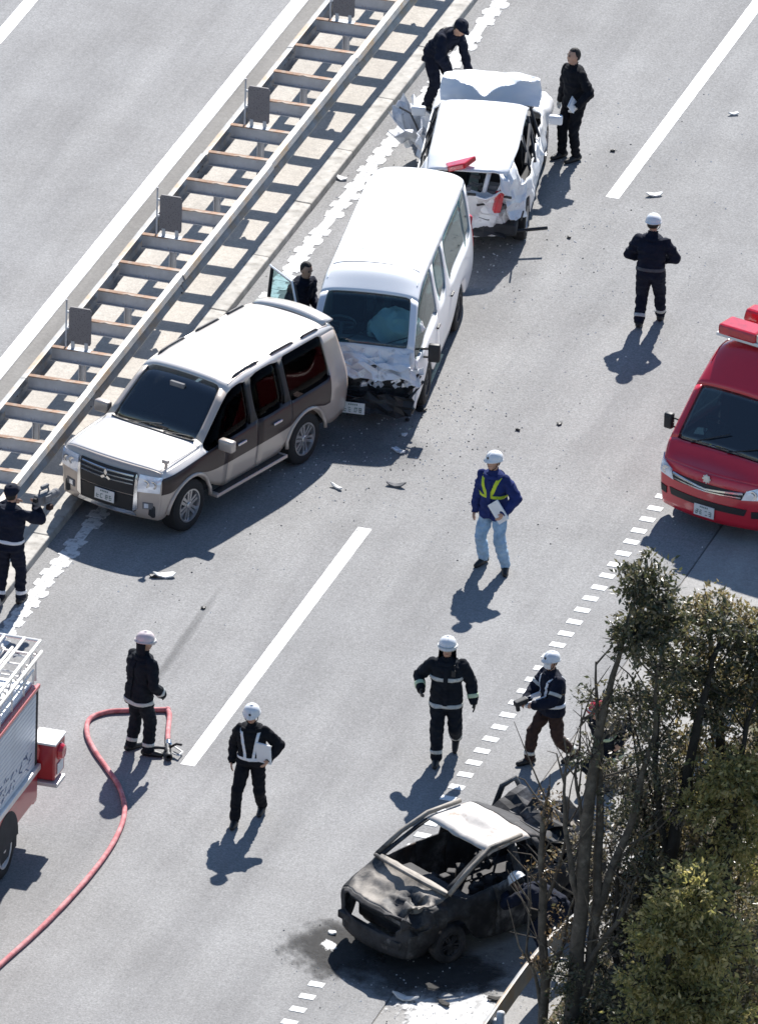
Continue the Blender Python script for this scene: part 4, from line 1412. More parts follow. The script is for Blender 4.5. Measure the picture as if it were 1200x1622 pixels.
torn('torn_front_wing', (1.15, 1.02, .62), .95, .55, (1.25, .15, .35), 1)
torn('torn_wing_flap', (1.45, 1.24, .50), .45, .62, (1.05, -.5, -.5), 2)
torn('torn_liner', (.95, 1.16, .36), .50, .40, (.7, .4, .9), 3)
torn('torn_door_skin', (.35, .98, .60), .70, .50, (1.4, -.1, .12), 4)
torn('torn_quarter_skin', (-1.75, -.62, .80), .50, .55, (1.35, .2, -.5), 5, amp=.07)
torn('torn_tail_skin', (-2.0, -.12, .78), .60, .40, (1.45, .0, 1.35), 6, amp=.07)
for k, P in enumerate(([(1.0, .95, .4), (1.15, 1.15, .75), (1.0, 1.3, .9)], [(-1.8, -.75, .5), (-2.05, -.8, .75)], [(-1.9, .1, 1.0), (-2.1, .25, .8), (-2.0, .4, .6)])):
    G().tube(P, .014, 6).build('torn_strip', 'dark_metal', wc)
g = G()
for i in range(26): g.box((random.uniform(-2.0, -1.5), random.uniform(-.6, .5), random.uniform(.75, 1.05)), (random.uniform(.04, .2), random.uniform(.04, .2), random.uniform(.02, .08)), random.uniform(0, 3))
tag(g.build('boot_wreckage', 'interior_grey', wc), kind='stuff')
for s in (-1, 1):
    e = G().box((.75, s * 1.0, .98), (.10, .20, .14), 0, .04).build('wing_mirror', 'white_paint', wc, smooth=True)

# ------------------------------------------------------------------ burnt-out car
bc = tag(empty('burnt_car', (5.13, -2.90, 0), head((-.55, -.835))), 'burnt-out hatchback with scorched bonnet and no glass beside the trees', 'car')
S = [(1.98, 1.96, 1.92), (1.74, 1.76, 1.82), (1.64, 1.68, 1.76), (1.52, 1.58, 1.68), (1.30, 1.40, 1.56), (1.08, 1.24, 1.46), (.92, 1.14, 1.36), (.56, .62, .58), (.18, .20, .24), (.10, .12, .16), (-.32, -.34, -.14), (-.42, -.44, -.24), (-.56, -.56, -.36), (-.82, -.82, -.56), (-1.05, -1.05, -.78), (-1.20, -1.18, -.94), (-1.34, -1.32, -1.06), (-1.44, -1.42, -1.18)]
P_ = dict(yb=[(-1.45, .70), (-1.1, .82), (1.4, .85), (1.7, .82), (2.0, .68)], zb=[(-1.85, 1.0), (-.6, .98), (1, .93), (2.0, .74)],
          yu=[(-1.2, .54), (-.4, .62), (.58, .66), (1.36, .76), (1.7, .72), (1.95, .60)], zu=[(-1.2, 1.10), (-.6, 1.30), (.0, 1.43), (.58, 1.39), (1.36, .98), (1.7, .82), (1.95, .74)],
          zc=[(-1.2, 1.14), (-.6, 1.36), (.0, 1.49), (.58, 1.45), (1.36, 1.03), (1.7, .88), (1.95, .77)])


def reg(k):
    t, a, b = k
    if t == 'S':
        if b == 3:
            if 6 <= a <= 7 or a == 9 or 11 <= a <= 14: return ('open', 'x')
            if a in (8, 10): return ('pillar', 'burnt_dark')
            return ('body', 'burnt_metal')
        if b >= 5 and a == 6: return ('open', 'x')
        if b >= 4 and a < 6: return ('bonnet', 'burnt_hood')
        if b >= 4 and 7 <= a <= 9: return ('roof', 'burnt_roof')
        if b >= 4 and a > 9: return ('rear_roof', 'burnt_dark')
        if b <= 2 and a in (7, 8): return ('front_door', 'burnt_metal')
        if b <= 2 and a >= 9: return ('rear_body', 'burnt_dark')
    if t == 'R':
        if a == 3 and b >= 1: return ('open', 'x')
        return ('tailgate', 'burnt_dark')
    if t == 'F':
        if a in (1, 2) and b >= 1: return ('open', 'x')
        return ('front_bumper', 'burnt_dark')
    return ('body', 'burnt_metal')


def bc_def(vs):
    x, y, z = vs[:, 0], vs[:, 1], vs[:, 2]
    r = np.clip((-.22 - x) / .7, 0, 1)
    vs[:, 2] -= .22 * r * np.clip((z - .7) / .5, 0, 1)
    vs = crumple(vs, (-.95, .2, .9), (.75, 1.0, .7), .16, 2.6, 13)
    vs = crumple(vs, (1.75, .55, .7), (.6, .6, .45), .13, 4.5, 14)
    vs = crumple(vs, (.35, 0, 1.45), (.7, .8, .2), .05, 3.0, 17, (0, 0, -.05))
    vs = crumple(vs, (1.6, -.1, .95), (.5, .8, .3), .04, 4.0, 18, (0, 0, -.03))
    vs = crumple(vs, (.4, .85, .6), (1.0, .2, .5), .05, 4.5, 19)
    vs = crumple(vs, (1.8, -.3, .6), (.4, .7, .4), .05, 4, 15)
    return vs


bvh, pp = shell(bc, S, P_, [(1.30, .35, .30), (-.82, .35, .30)], [(-1.9, .30), (-1.2, .22), (1.6, .20), (2.0, .20)], .48, .68, reg, .15, .08, bc_def)
wheels(bc, [(1.30, .80), (1.30, -.80), (-.82, .80), (-.82, -.80)], .27, .17, spokes=5, rim='burnt_dark', tyre='burnt_dark')
G().box((.2, 0, .34), (3.0, 1.35, .18), 0, .05).build('underbody', 'burnt_dark', bc)
G().box((1.45, 0, .58), (.7, 1.15, .3), 0, .06).build('engine_block', 'burnt_dark', bc)
g = G().box((1.0, 0, .72), (.34, 1.3, .14), 0, .05)
for i in range(14): g.box((random.uniform(-.5, .7), random.uniform(-.5, .5), random.uniform(.5, .75)), (.12, .14, .1), random.uniform(0, 3), .02)
tag(g.build('burnt_dashboard', 'burnt_dark', bc), kind='stuff')
for x, y in ((.0, -.36), (.0, .36), (-.75, .3)):
    g = G()
    for k in (-.2, 0, .2): g.tube([(x + .2, y + k, .50), (x - .2, y + k, .52), (x - .34, y + k, 1.05)], .018, 6)
    g.tube([(x - .34, y - .2, 1.05), (x - .34, y + .2, 1.05)], .018, 6)
    g.tube([(x - .27, y - .2, .8), (x - .27, y + .2, .8)], .018, 6)
    g.build('seat_frame', 'burnt_dark', bc)
# front beam, headlamp sockets, debris in the nose
G().box((2.05, 0, .40), (.07, 1.25, .11), 0, .02).build('bumper_beam', 'burnt_metal', bc)
G().box((2.0, 0, .26), (.06, 1.10, .08), .02, .02).build('lower_beam', 'burnt_metal', bc)
G().box((1.86, 0, .60), (.05, 1.1, .06), 0, .02).build('radiator_support', 'burnt_metal', bc)
for s in (-1, 1):
    g = G()
    for i in range(16):
        g.box((1.72 + random.uniform(-.14, .14), s * .60 + random.uniform(-.14, .14), .64 + random.uniform(-.1, .12)), (random.uniform(.03, .12), random.uniform(.03, .12), random.uniform(.02, .06)), random.uniform(0, 3))
    tag(g.build('melted_headlight', 'burnt_dark' if s > 0 else 'burnt_metal', bc), kind='stuff')
for s in (-1, 1):
    G().tube([(1.34, s * .75, 1.0), (.96, s * .71, 1.25), (.56, s * .65, 1.43), (.02, s * .63, 1.46)], .034, 8).build('roof_pillar', 'burnt_hood', bc, smooth=True)
G().tube([(1.37, -.74, 1.01), (1.44, -.3, 1.05), (1.44, .3, 1.05), (1.37, .74, 1.01)], .026, 8).build('windscreen_lower_frame', 'burnt_hood', bc, smooth=True)
# peeled rear roof panel, twisted pillar loops and hatch remains
rows = []
for i in range(9):
    a = i / 8
    rows.append([(-.42 - .55 * b, -.58 + 1.12 * a, 1.22 + .22 * b * (1 - a) - .10 * a + .09 * noise.noise(Vector((a * 4, b * 4, 5)))) for b in [j / 6 for j in range(7)]])
solid(G().grid(rows).build('peeled_roof_panel', 'burnt_metal', bc), .015)
for c_, sz, m_ in (((-.75, .1, 1.30), (.55, .7, .03), 'burnt_metal'), ((-.95, -.45, 1.15), (.5, .4, .03), 'burnt_metal'), ((-1.25, .1, 1.1), (.5, .5, .03), 'burnt_hood'), ((-.9, .7, .85), (.5, .35, .03), 'burnt_dark'), ((-1.1, -.2, .9), (.5, .6, .04), 'burnt_metal'), ((-1.35, .3, .75), (.4, .5, .04), 'burnt_dark'), ((-1.0, .55, 1.05), (.35, .3, .03), 'burnt_dark'), ((-1.5, -.1, .55), (.3, .7, .05), 'burnt_dark')):
    g = G()
    rows = []
    for i in range(7):
        rows.append([Vector((sz[0] * (j / 6 - .5), sz[1] * (i / 6 - .5), .24 * noise.noise(Vector((i * .6, j * .6, c_[0] * 9))))) for j in range(7)])
    o = solid(g.grid(rows).build('twisted_panel', m_, bc), .012)
    o.location = c_; o.rotation_euler = (random.uniform(-.8, .8), random.uniform(-.9, .9), random.uniform(0, 2))
for P in ([(-.6, -.75, .95), (-.85, -.80, 1.36), (-1.0, -.72, 1.46), (-1.12, -.68, 1.22), (-1.1, -.75, .9)], [(-.5, .74, .95), (-.8, .70, 1.2), (-1.2, .6, 1.0)], [(-.9, .80, .5), (-1.1, .85, .95), (-1.4, .7, .8)], [(-1.0, -.5, 1.0), (-1.4, -.4, 1.1), (-1.5, 0, .9)]):
    G().tube(P, .04, 8).build('twisted_pillar', 'burnt_metal', bc)
for s in (1,):
    seam(bvh, 'door_gap', bc, [(.86, s * 3, .30), (.88, s * 3, .90)], (0, -s, 0), r=.008)
    seam(bvh, 'door_gap', bc, [(.04, s * 3, .30), (-.06, s * 3, 1.36)], (0, -s, 0), r=.008)
    seam(bvh, 'sill_gap', bc, [(.86, s * 3, .34), (.04, s * 3, .34)], (0, -s, 0), r=.008)

# ------------------------------------------------------------------ people
for nm, c in dict(navy=(0.010, 0.013, 0.026), black_cloth=(0.009, 0.010, 0.014), blue_jacket=(0.020, 0.032, 0.125), sky_trousers=(0.30, 0.43, 0.57), fire_cloth=(0.010, 0.013, 0.019), brown_cloth=(0.05, 0.03, 0.025), grey_cloth=(0.10, 0.10, 0.11)).items():
    mat(nm, c, 0.9, var=0.25, scale=9, bmp=0.35, spec=0.2)
mat('skin', (0.46, 0.27, 0.19), 0.6, var=0.06, scale=10)
mat('hair', (0.012, 0.010, 0.009), 0.7, var=0.3, scale=30, bmp=0.4)
mat('leather_black', (0.010, 0.010, 0.011), 0.5, var=0.3)
mat('glove_grey', (0.16, 0.15, 0.14), 0.9)
mat('glove_white', (0.62, 0.62, 0.60), 0.9)
mat('helmet_white', (0.76, 0.77, 0.79), 0.35, var=0.03, coat=0.4)
mat('helmet_pink', (0.66, 0.56, 0.56), 0.4, var=0.12, scale=14, coat=0.3)
mat('band_silver', (0.50, 0.52, 0.50), 0.5, var=0.1, scale=20)
mat('band_lime', (0.50, 0.62, 0.42), 0.5, var=0.1, scale=20)
mat('band_white', (0.74, 0.76, 0.80), 0.6, var=0.05)
mat('strap_yellow', (0.55, 0.66, 0.03), 0.6, var=0.12, scale=14)
mat('mask_white', (0.78, 0.78, 0.78), 0.9)
mat('paper', (0.78, 0.79, 0.80), 0.8, var=0.03)
mat('eye_dark', (0.012, 0.010, 0.010), 0.3)
mat('lip', (0.33, 0.14, 0.11), 0.6)


def ik(a, b, l1, l2, pole):
    a, b, pole = Vector(a), Vector(b), Vector(pole)
    d = b - a
    L = min(max(d.length, abs(l1 - l2) + .01), (l1 + l2) * .999)
    dn = d.normalized()
    b = a + dn * L
    x = (l1 * l1 - l2 * l2 + L * L) / (2 * L)
    h = math.sqrt(max(l1 * l1 - x * x, 0))
    pl = pole - dn * pole.dot(dn)
    pl = pl.normalized() if pl.length > 1e-6 else dn.orthogonal().normalized()
    return a + dn * x + pl * h, b


class Body:
    def __init__(s):
        s.g = G()
        s.seg = []      # (tag, a, b, ra, rb)

    def limb(s, tg, pts, rs, n=12, flat=None):
        pts = [Vector(p) for p in pts]
        # resample for smoothness
        P, R = [], []
        for i in range(len(pts) - 1):
            for k in range(4):
                t = k / 4
                P.append(pts[i].lerp(pts[i + 1], t)); R.append(rs[i] + (rs[i + 1] - rs[i]) * t)
        P.append(pts[-1]); R.append(rs[-1])
        s.g.tube(P, R, n)
        for p, r in ((pts[0], rs[0]), (pts[-1], rs[-1])): s.g.ell(p, (r, r, r), 12, 8)
        for i in range(1, len(pts) - 1): s.g.ell(pts[i], (rs[i] * 1.03,) * 3, 12, 8)
        for i in range(len(pts) - 1): s.seg.append((tg, pts[i], pts[i + 1], rs[i], rs[i + 1]))

    def loft(s, tg, secs, side):
        """secs: (centre, half width, half depth, axis)"""
        n = 20
        k = len(s.g.v)
        for c, a, b, ax in secs:
            sd_ = (side - ax * side.dot(ax)).normalized()
            fr = sd_.cross(ax)
            for j in range(n):
                t = 2 * pi * j / n
                ct, st = cos(t), sin(t)
                u = abs(ct) ** .8 * (1 if ct > 0 else -1)
                v = abs(st) ** .8 * (1 if st > 0 else -1)
                s.g.v.append(tuple(c + sd_ * a * u + fr * b * v))
        for i in range(len(secs) - 1):
            for j in range(n):
                s.g.f.append((k + i * n + j, k + i * n + (j + 1) % n, k + (i + 1) * n + (j + 1) % n, k + (i + 1) * n + j))
        s.g.f.append(tuple(k + j for j in range(n))[::-1])
        s.g.f.append(tuple(k + (len(secs) - 1) * n + j for j in range(n)))
        for i in range(len(secs) - 1):
            s.seg.append((tg, secs[i][0], secs[i + 1][0], (secs[i][1] + secs[i][2]) / 2, (secs[i + 1][1] + secs[i + 1][2]) / 2))


def person(label, loc, face, H=1.73, feet=((0, .10), (0, -.10)), lift=(0, 0), toe=(0, 0), pelvis=None, lean=0.03, leanside=0.0, hands=None, poles=None, look=(0, 0), top='navy', bottom='navy', boots='leather_black', glove=None, hat='helmet', helmet='helmet_white', bands=(), straps=None, belt=None, mask=False, hem=0.13, bulk=1.0, crouch=0.0, group=None, fingers=0.35, extra_seed=0):
    """local frame: +X forward, +Y left. feet: ankle ground positions (left, right); hands: wrist targets"""
    K = H / 1.75
    root = tag(empty('person', loc, head(face)), label, 'person', group)
    B = Body()
    V = Vector
    pz = .93 * K
    hz_ = []
    for i in (0, 1):
        if lift[i] < .05 or True:
            hx = feet[i][0] - (pelvis[0] if pelvis else 0)
            hy = feet[i][1] - (.092 if i == 0 else -.092) * K
            hz_.append(math.sqrt(max((.835 * K * .992) ** 2 - hx * hx - hy * hy, .1)) + .085 + lift[i] + .03 * K)
    pz = min(.935 * K, min(hz_)) - crouch * K
    pel = V((0, 0, pz)) if pelvis is None else V((pelvis[0], pelvis[1], pz))
    ax = V((math.sin(lean), math.sin(leanside), math.cos(lean))).normalized()
    sideL = V((0, 1, 0))
    fwd = sideL.cross(ax).normalized() * -1
    fwd = V((ax.z, 0, -ax.x)).normalized()
    chest = pel + ax * .34 * K
    shz = pel + ax * .50 * K
    neck = pel + ax * .545 * K + fwd * .012
    # torso (clothed)
    w_ = bulk
    secs = [(pel - V((0, 0, hem)) * K + ax * 0, .178 * w_, .132 * w_, V((0, 0, 1))), (pel, .175 * w_, .130 * w_, ax), (pel + ax * .16 * K, .160 * w_, .122 * w_, ax), (chest, .182 * w_, .135 * w_, ax), (pel + ax * .45 * K, .188 * w_, .118 * w_, ax), (shz + ax * .02, .135, .092, ax), (neck + ax * .01, .066, .066, ax)]
    B.loft('jacket', [(c, a * K, b * K, x) for c, a, b, x in secs], sideL)
    # head
    hd = (ax * .5 + V((0, 0, 1)) * (.9 if lean < .5 else .35) + fwd * (.10 + .25 * math.sin(lean))).normalized()
    hc = neck + hd * .165 * K
    HM = Matrix.Rotation(look[0], 3, 'Z') @ Matrix.Rotation(look[1] - (.22 if lean < .6 else 0) + lean * .55, 3, 'Y')
    hp = lambda x, y, z: hc + HM @ V((x, y, z)) * K
    B.limb('skin', [neck - ax * .03, hc + V((0, 0, -.04))], [.058 * K, .056 * K])
    B.g.ell(hp(0.0, 0, .02), (.096 * K, .076 * K, .112 * K), 18, 14, HM)
    B.g.ell(hp(.028, 0, -.055), (.062 * K, .054 * K, .062 * K), 14, 10, HM)
    B.g.ell(hp(.093, 0, -.012), (.022 * K, .014 * K, .026 * K), 10, 8, HM)
    for sy in (-1, 1): B.g.ell(hp(-.005, sy * .078, .0), (.018 * K, .012 * K, .032 * K), 10, 8, HM)
    B.seg.append(('skin', hp(0, 0, -.06), hp(0, 0, .06), .09 * K, .09 * K))
    # arms
    sh = [shz + V((0, s * .178 * w_, -.012)) * 1.0 for s in (1, -1)]
    sh = [shz + sideL * s * .168 * w_ * K - ax * .045 for s in (1, -1)]
    if hands is None: hands = [(.06, .26, .80), (.06, -.26, .80)]
    if poles is None: poles = [(-1, .35, 0), (-1, -.35, 0)]
    limbs = {}
    for i, s in enumerate((1, -1)):
        el, wr = ik(sh[i], V(hands[i]) * K, .29 * K, .26 * K, poles[i])
        B.limb('jacket', [sh[i], sh[i].lerp(el, .5), el, el.lerp(wr, .5), wr], [.066 * w_, .066 * w_, .058 * w_, .053 * w_, .046 * w_])
        limbs['arm%d' % i] = (sh[i], el, wr)
        # hand: palm, four fingers, thumb
        d = (wr - el).normalized()
        inward = (sideL * -s - d * (sideL * -s).dot(d)).normalized()      # palm normal
        wid = d.cross(inward).normalized()                                # across the knuckles
        if wid.dot(V((1, 0, 0))) < 0: wid = -wid                           # forward = index side
        pc = wr + d * .055 * K
        PM = Matrix((wid, inward, d)).transposed()
        B.g.ell(wr + d * .045 * K, (.042 * K, .018 * K, .055 * K), 12, 8, PM)
        B.seg.append(('hand', wr + d * .015 * K, wr + d * .10 * K, .040 * K, .035 * K))
        for q, (o_, ln) in enumerate(((.031, .070), (.0105, .080), (-.0105, .075), (-.031, .058))):
            k0 = wr + d * .085 * K + wid * o_ * K
            k1 = k0 + (d * cos(fingers) + inward * sin(fingers)) * ln * .5 * K
            k2 = k1 + (d * cos(fingers * 2.2) + inward * sin(fingers * 2.2)) * ln * .5 * K
            B.g.tube([k0 - d * .02, k0, k1, k2], [.0105 * K, .0105 * K, .0098 * K, .0085 * K], 8)
            B.seg.append(('hand', k0, k2, .012 * K, .010 * K))
        t0 = wr + d * .03 * K + wid * .032 * K
        t1 = t0 + (d * .7 + wid * .6 + inward * .35).normalized() * .038 * K
        t2 = t1 + (d * .9 + wid * .15 + inward * .5).normalized() * .032 * K
        B.g.tube([t0 - wid * .015, t0, t1, t2], [.013 * K, .0125 * K, .0115 * K, .0095 * K], 8)
        B.seg.append(('hand', t0, t2, .014 * K, .011 * K))
        limbs['hand%d' % i] = (pc, d, inward, wid)
    # legs and feet
    for i, s in enumerate((1, -1)):
        hip = pel + V((0, s * .092, -.03)) * K
        an = V((feet[i][0], feet[i][1], .085 + lift[i])) * 1.0
        kn, an2 = ik(hip, an, .425 * K, .41 * K, (1, s * .12, 0.1))
        B.limb('trousers', [hip, hip.lerp(kn, .5), kn, kn.lerp(an2, .45), an2 + V((0, 0, .02))], [.098 * w_ * K, .088 * w_ * K, .074 * w_ * K, .070 * w_ * K, .062 * w_ * K])
        sh_ = (kn - an2).normalized()
        pitch = math.atan2(lift[i] * 2.2, .3)
        fdv = V((cos(toe[i]) * cos(pitch), sin(toe[i]), -sin(pitch))).normalized()
        dn = V((0, 0, -1)) if lift[i] < .03 else V((-sin(pitch), 0, -cos(pitch)))
        heel = an2 - fdv * .055 * K + dn * .035 * K
        ball = an2 + fdv * .125 * K + dn * .050 * K
        tip = an2 + fdv * .185 * K + dn * .052 * K
        B.limb('boots', [an2 + sh_ * .03, an2 + dn * .03], [.055 * K, .055 * K])
        B.limb('boots', [heel, an2 + fdv * .04 + dn * .038 * K, ball, tip], [.046 * K, .047 * K, .041 * K, .030 * K])
        limbs['leg%d' % i] = (hip, kn, an2)
    # voxel remesh into one skin
    me = bpy.data.meshes.new('tmp')
    me.from_pydata(B.g.v, [], B.g.f)
    o = bpy.data.objects.new('tmp', me)
    COL.objects.link(o)
    md = o.modifiers.new('r', 'REMESH')
    md.mode = 'VOXEL'
    md.voxel_size = 0.0125
    md2 = o.modifiers.new('s', 'SMOOTH')
    md2.iterations = 3
    md2.factor = .4
    vs, fs, _ = evalmesh(o)
    bpy.data.objects.remove(o)
    # classify vertices by nearest limb
    best = np.full(len(vs), 1e9)
    lab = np.zeros(len(vs), int)
    tags = ['jacket', 'trousers', 'boots', 'skin', 'hand']
    for tg, a, b, ra, rb in B.seg:
        a_, b_ = np.array(a), np.array(b)
        ab = b_ - a_
        t = np.clip(((vs - a_) @ ab) / max(ab @ ab, 1e-9), 0, 1)
        d = np.linalg.norm(vs - (a_ + t[:, None] * ab), axis=1) - (ra + (rb - ra) * t)
        m_ = d < best
        best[m_] = d[m_]
        lab[m_] = tags.index(tg)
    hemz = pel.z - hem * K
    if lean < .6:
        tl = (lab == 1) & (vs[:, 2] > hemz)
        lab[tl] = 0
        lab[(lab == 0) & (vs[:, 2] < hemz - .004) & (np.abs(vs[:, 1] - pel.y) < .17) & (np.abs(vs[:, 0] - pel.x) < .15) & (best < .2) & (np.array([min((Vector(v) - limbs['arm0'][2]).length, (Vector(v) - limbs['arm1'][2]).length) > .12 for v in vs]))] = 1
    # cloth folds
    nrm = np.zeros_like(vs)
    F4 = np.array([f if len(f) == 4 else (*f, f[-1]) for f in fs])
    fn = np.cross(vs[F4[:, 2]] - vs[F4[:, 0]], vs[F4[:, 3]] - vs[F4[:, 1]])
    for c in range(4): np.add.at(nrm, F4[:, c], fn)
    nrm /= np.maximum(np.linalg.norm(nrm, axis=1), 1e-9)[:, None]
    amp = np.array([.020, .018, .0, .0, .0])[lab]
    for i in np.nonzero(amp > 0)[0]:
        x, y, z = vs[i]
        n = .45 - abs(noise.noise(Vector((x * 6 + extra_seed, y * 6, z * 11 + x * 5)))) * 1.8 + .4 * noise.noise(Vector((x * 20, y * 20 + extra_seed, z * 24)))
        vs[i] += nrm[i] * amp[i] * n
    flab = np.array([np.bincount(lab[list(f)], minlength=5).argmax() for f in fs])
    body = mk('body', vs, fs, None, root, True, False)
    gm = glove or 'skin'
    for m_ in (top, bottom, boots, 'skin', gm): body.data.materials.append(MATS[m_])
    body.data.polygons.foreach_set('material_index', flab.astype(np.int32))
    # clothing layers over the body
    bvb = None
    for ti, nm, m_, off in ((1, 'trousers', bottom, .005), (0, 'jacket', top, .012), (2, 'boots', boots, .006)) + (((4, 'gloves', glove, .003),) if glove else ()):
        sel = [f for f, l in zip(fs, flab) if l == ti]
        if not sel: continue
        groups = [sel]
        if nm in ('boots', 'gloves'):          # one mesh for each foot and hand
            key = 'leg' if nm == 'boots' else 'arm'
            c0, c1 = np.array(limbs[key + '0'][2]), np.array(limbs[key + '1'][2])
            groups = [[], []]
            for f in sel:
                p = vs[list(f)].mean(0)
                groups[0 if np.linalg.norm(p - c0) < np.linalg.norm(p - c1) else 1].append(f)
        for sel in groups:
            if not sel: continue
            used = sorted({v for f in sel for v in f})
            mp = {v: i for i, v in enumerate(used)}
            vv = vs[used] + nrm[used] * off
            o = mk(nm.rstrip('s') if nm in ('boots', 'gloves') else nm, vv, [tuple(mp[v] for v in f) for f in sel], m_, root, True, False)
            solid(o, .006)
    outer = vs + nrm * np.array([.012, .005, .006, 0, .003])[lab][:, None]
    bvb = BVHTree.FromPolygons([tuple(v) for v in outer], fs)
    # face, hair, headgear
    for sy in (-1, 1): G().ell(hp(.088, sy * .031, .018), (.008, .012, .007), 8, 6, HM).build('eye', 'eye_dark', root, True)
    for sy in (-1, 1): G().ell(hp(.090, sy * .032, .036), (.007, .018, .005), 8, 6, HM).build('eyebrow', 'hair', root, True)
    G().ell(hp(.086, 0, -.055), (.008, .024, .007), 8, 6, HM).build('mouth', 'lip', root, True)
    g = G()
    rows = []
    for i in range(11):
        t = pi * .56 * i / 10
        row = []
        for j in range(20):
            p = 2 * pi * j / 20
            tt = t * (1.0 if cos(p) < .3 else .52) * (1.22 if cos(p) < -.2 else 1)
            row.append(hp(.102 * sin(tt) * cos(p) - .006, .083 * sin(tt) * sin(p), .022 + .118 * cos(tt)))
        row.append(row[0])
        rows.append(row)
    solid(g.grid(rows).build('hair', 'hair', root, True), .010)
    if mask:
        rows = []
        for i in range(7):
            z = -.085 + .085 * i / 6
            rows.append([hp(.066 * cos(a) + .035 + .012 * sin(pi * i / 6), .066 * sin(a), z) for a in [radians(-78 + 156 * j / 10) for j in range(11)]])
        solid(G().grid(rows).build('face_mask', 'mask_white', root, True), .006)
    if hat in ('helmet', 'fire'):
        n = 28
        prof = [(0.0, .163), (.045, .157), (.083, .137), (.108, .106), (.119, .072), (.122, .045)]
        if hat == 'fire': prof = [(0.0, .170), (.045, .164), (.086, .142), (.112, .110), (.124, .075), (.128, .048)]
        rows = []
        for r, z in prof + [(prof[-1][0] + (.010 if hat == 'helmet' else .018), prof[-1][1] - .006)]:
            last = r > prof[-1][0]
            row = []
            for j in range(n + 1):
                p = 2 * pi * j / n
                rr_ = r * K
                ex = 0
                if last: ex = (.030 if hat == 'helmet' else .015) * max(0, cos(p)) ** 2
                row.append(hp((r + ex) * cos(p) * 1.06 - .004, (r + ex * .3) * sin(p) * .95, z - (.02 * max(0, cos(p)) if last else 0)))
            rows.append(row)
        hm = solid(G().grid(rows).build('helmet', helmet, root, True), .008)
        if hat == 'fire':
            # band, visor and neck flap
            G().tube([hp(.134 * cos(p) * 1.06, .134 * sin(p) * .95, .045) for p in [2 * pi * j / 24 for j in range(25)]], .007, 6, False).build('helmet_band', 'band_silver', hm)
            rows = []
            for i in range(6):
                rows.append([hp((.118 - .012 * i / 5) * cos(a) - .01, (.112 + .012 * i / 5) * sin(a), .025 - .19 * i / 5) for a in [radians(95 + 170 * j / 12) for j in range(13)]])
            solid(G().grid(rows).build('neck_flap', top, hm, True), .006)
            rows = []
            for i in range(4):
                rows.append([hp((.135 + .012 * i / 3) * cos(a), .12 * sin(a), .055 - .055 * i / 3) for a in [radians(-65 + 130 * j / 10) for j in range(11)]])
            solid(G().grid(rows).build('visor', 'band_silver', hm, True), .004)
        else:
            G().ell(hp(.126, 0, .075), (.008, .018, .018), 10, 8, HM).build('helmet_badge', 'dark_metal' if hat == 'helmet' else 'chrome', hm, True)
            for sy in (-1, 1): G().tube([hp(.02, sy * .098, .02), hp(.035, sy * .085, -.06), hp(.05, sy * .03, -.115)], .006, 6).build('chin_strap', 'black_cloth', hm)
    elif hat == 'cap':
        rows = []
        for r, z in [(0.0, .155), (.05, .152), (.092, .130), (.108, .085), (.106, .04)]:
            rows.append([hp(r * cos(2 * pi * j / 24) * 1.05, r * sin(2 * pi * j / 24) * .92, z) for j in range(25)])
        hm = solid(G().grid(rows).build('cap', top, root, True), .008)
        rows = []
        for i in range(4):
            rows.append([hp((.10 + .075 * i / 3 * cos(a)) * cos(a) + .005, .098 * sin(a) * (1 - .1 * i / 3), .05 - .018 * i / 3) for a in [radians(-70 + 140 * j / 10) for j in range(11)]])
        solid(G().grid(rows).build('peak', top, hm, True), .005)

    # bands ray-cast on to the clothing
    def ring(nm, c, axis, wd, m_, n=28, off=.005, rmax=.30, outer=.32):
        c, axis = Vector(c), Vector(axis).normalized()
        a = axis.orthogonal().normalized()
        b = axis.cross(a)
        rows = []
        for k in range(4):
            row = []
            cc_ = c + axis * wd * (k / 3 - .5)
            lastd = .08
            for j in range(n):
                t = 2 * pi * j / n
                d = a * cos(t) + b * sin(t)
                h = bvb.ray_cast(cc_, d, rmax)
                dist = lastd
                if h[0] is not None: dist = h[3]
                lastd = dist
                row.append(cc_ + d * (dist + off))
            row.append(row[0])
            rows.append(row)
        solid(G().grid(rows).build(nm, m_, root, True), .004)
    for kind, m_ in bands:
        if kind == 'cuffs':
            for i in (0, 1):
                s_, e_, w2 = limbs['arm%d' % i]
                ring('cuff_band', e_.lerp(w2, .70), w2 - e_, .055, m_, rmax=.12)
        if kind == 'ankles':
            for i in (0, 1):
                h_, k_, a_ = limbs['leg%d' % i]
                ring('ankle_band', k_.lerp(a_, .78), a_ - k_, .050, m_, rmax=.13)
        if kind == 'hem': ring('hem_band', pel - V((0, 0, hem - .055)) * K, (0, 0, 1), .050, m_, rmax=.27, n=36)
        if kind == 'belt': ring('belt', pel + ax * .10 * K, ax, .045, m_, rmax=.25, n=36)
        if kind == 'chest': ring('chest_band', pel + ax * .30 * K, ax, .055, m_, rmax=.23, n=40)
        if kind == 'upperarms':
            for i in (0, 1):
                s_, e_, w2 = limbs['arm%d' % i]
                ring('arm_band', s_.lerp(e_, .62), e_ - s_, .045, m_, rmax=.13)

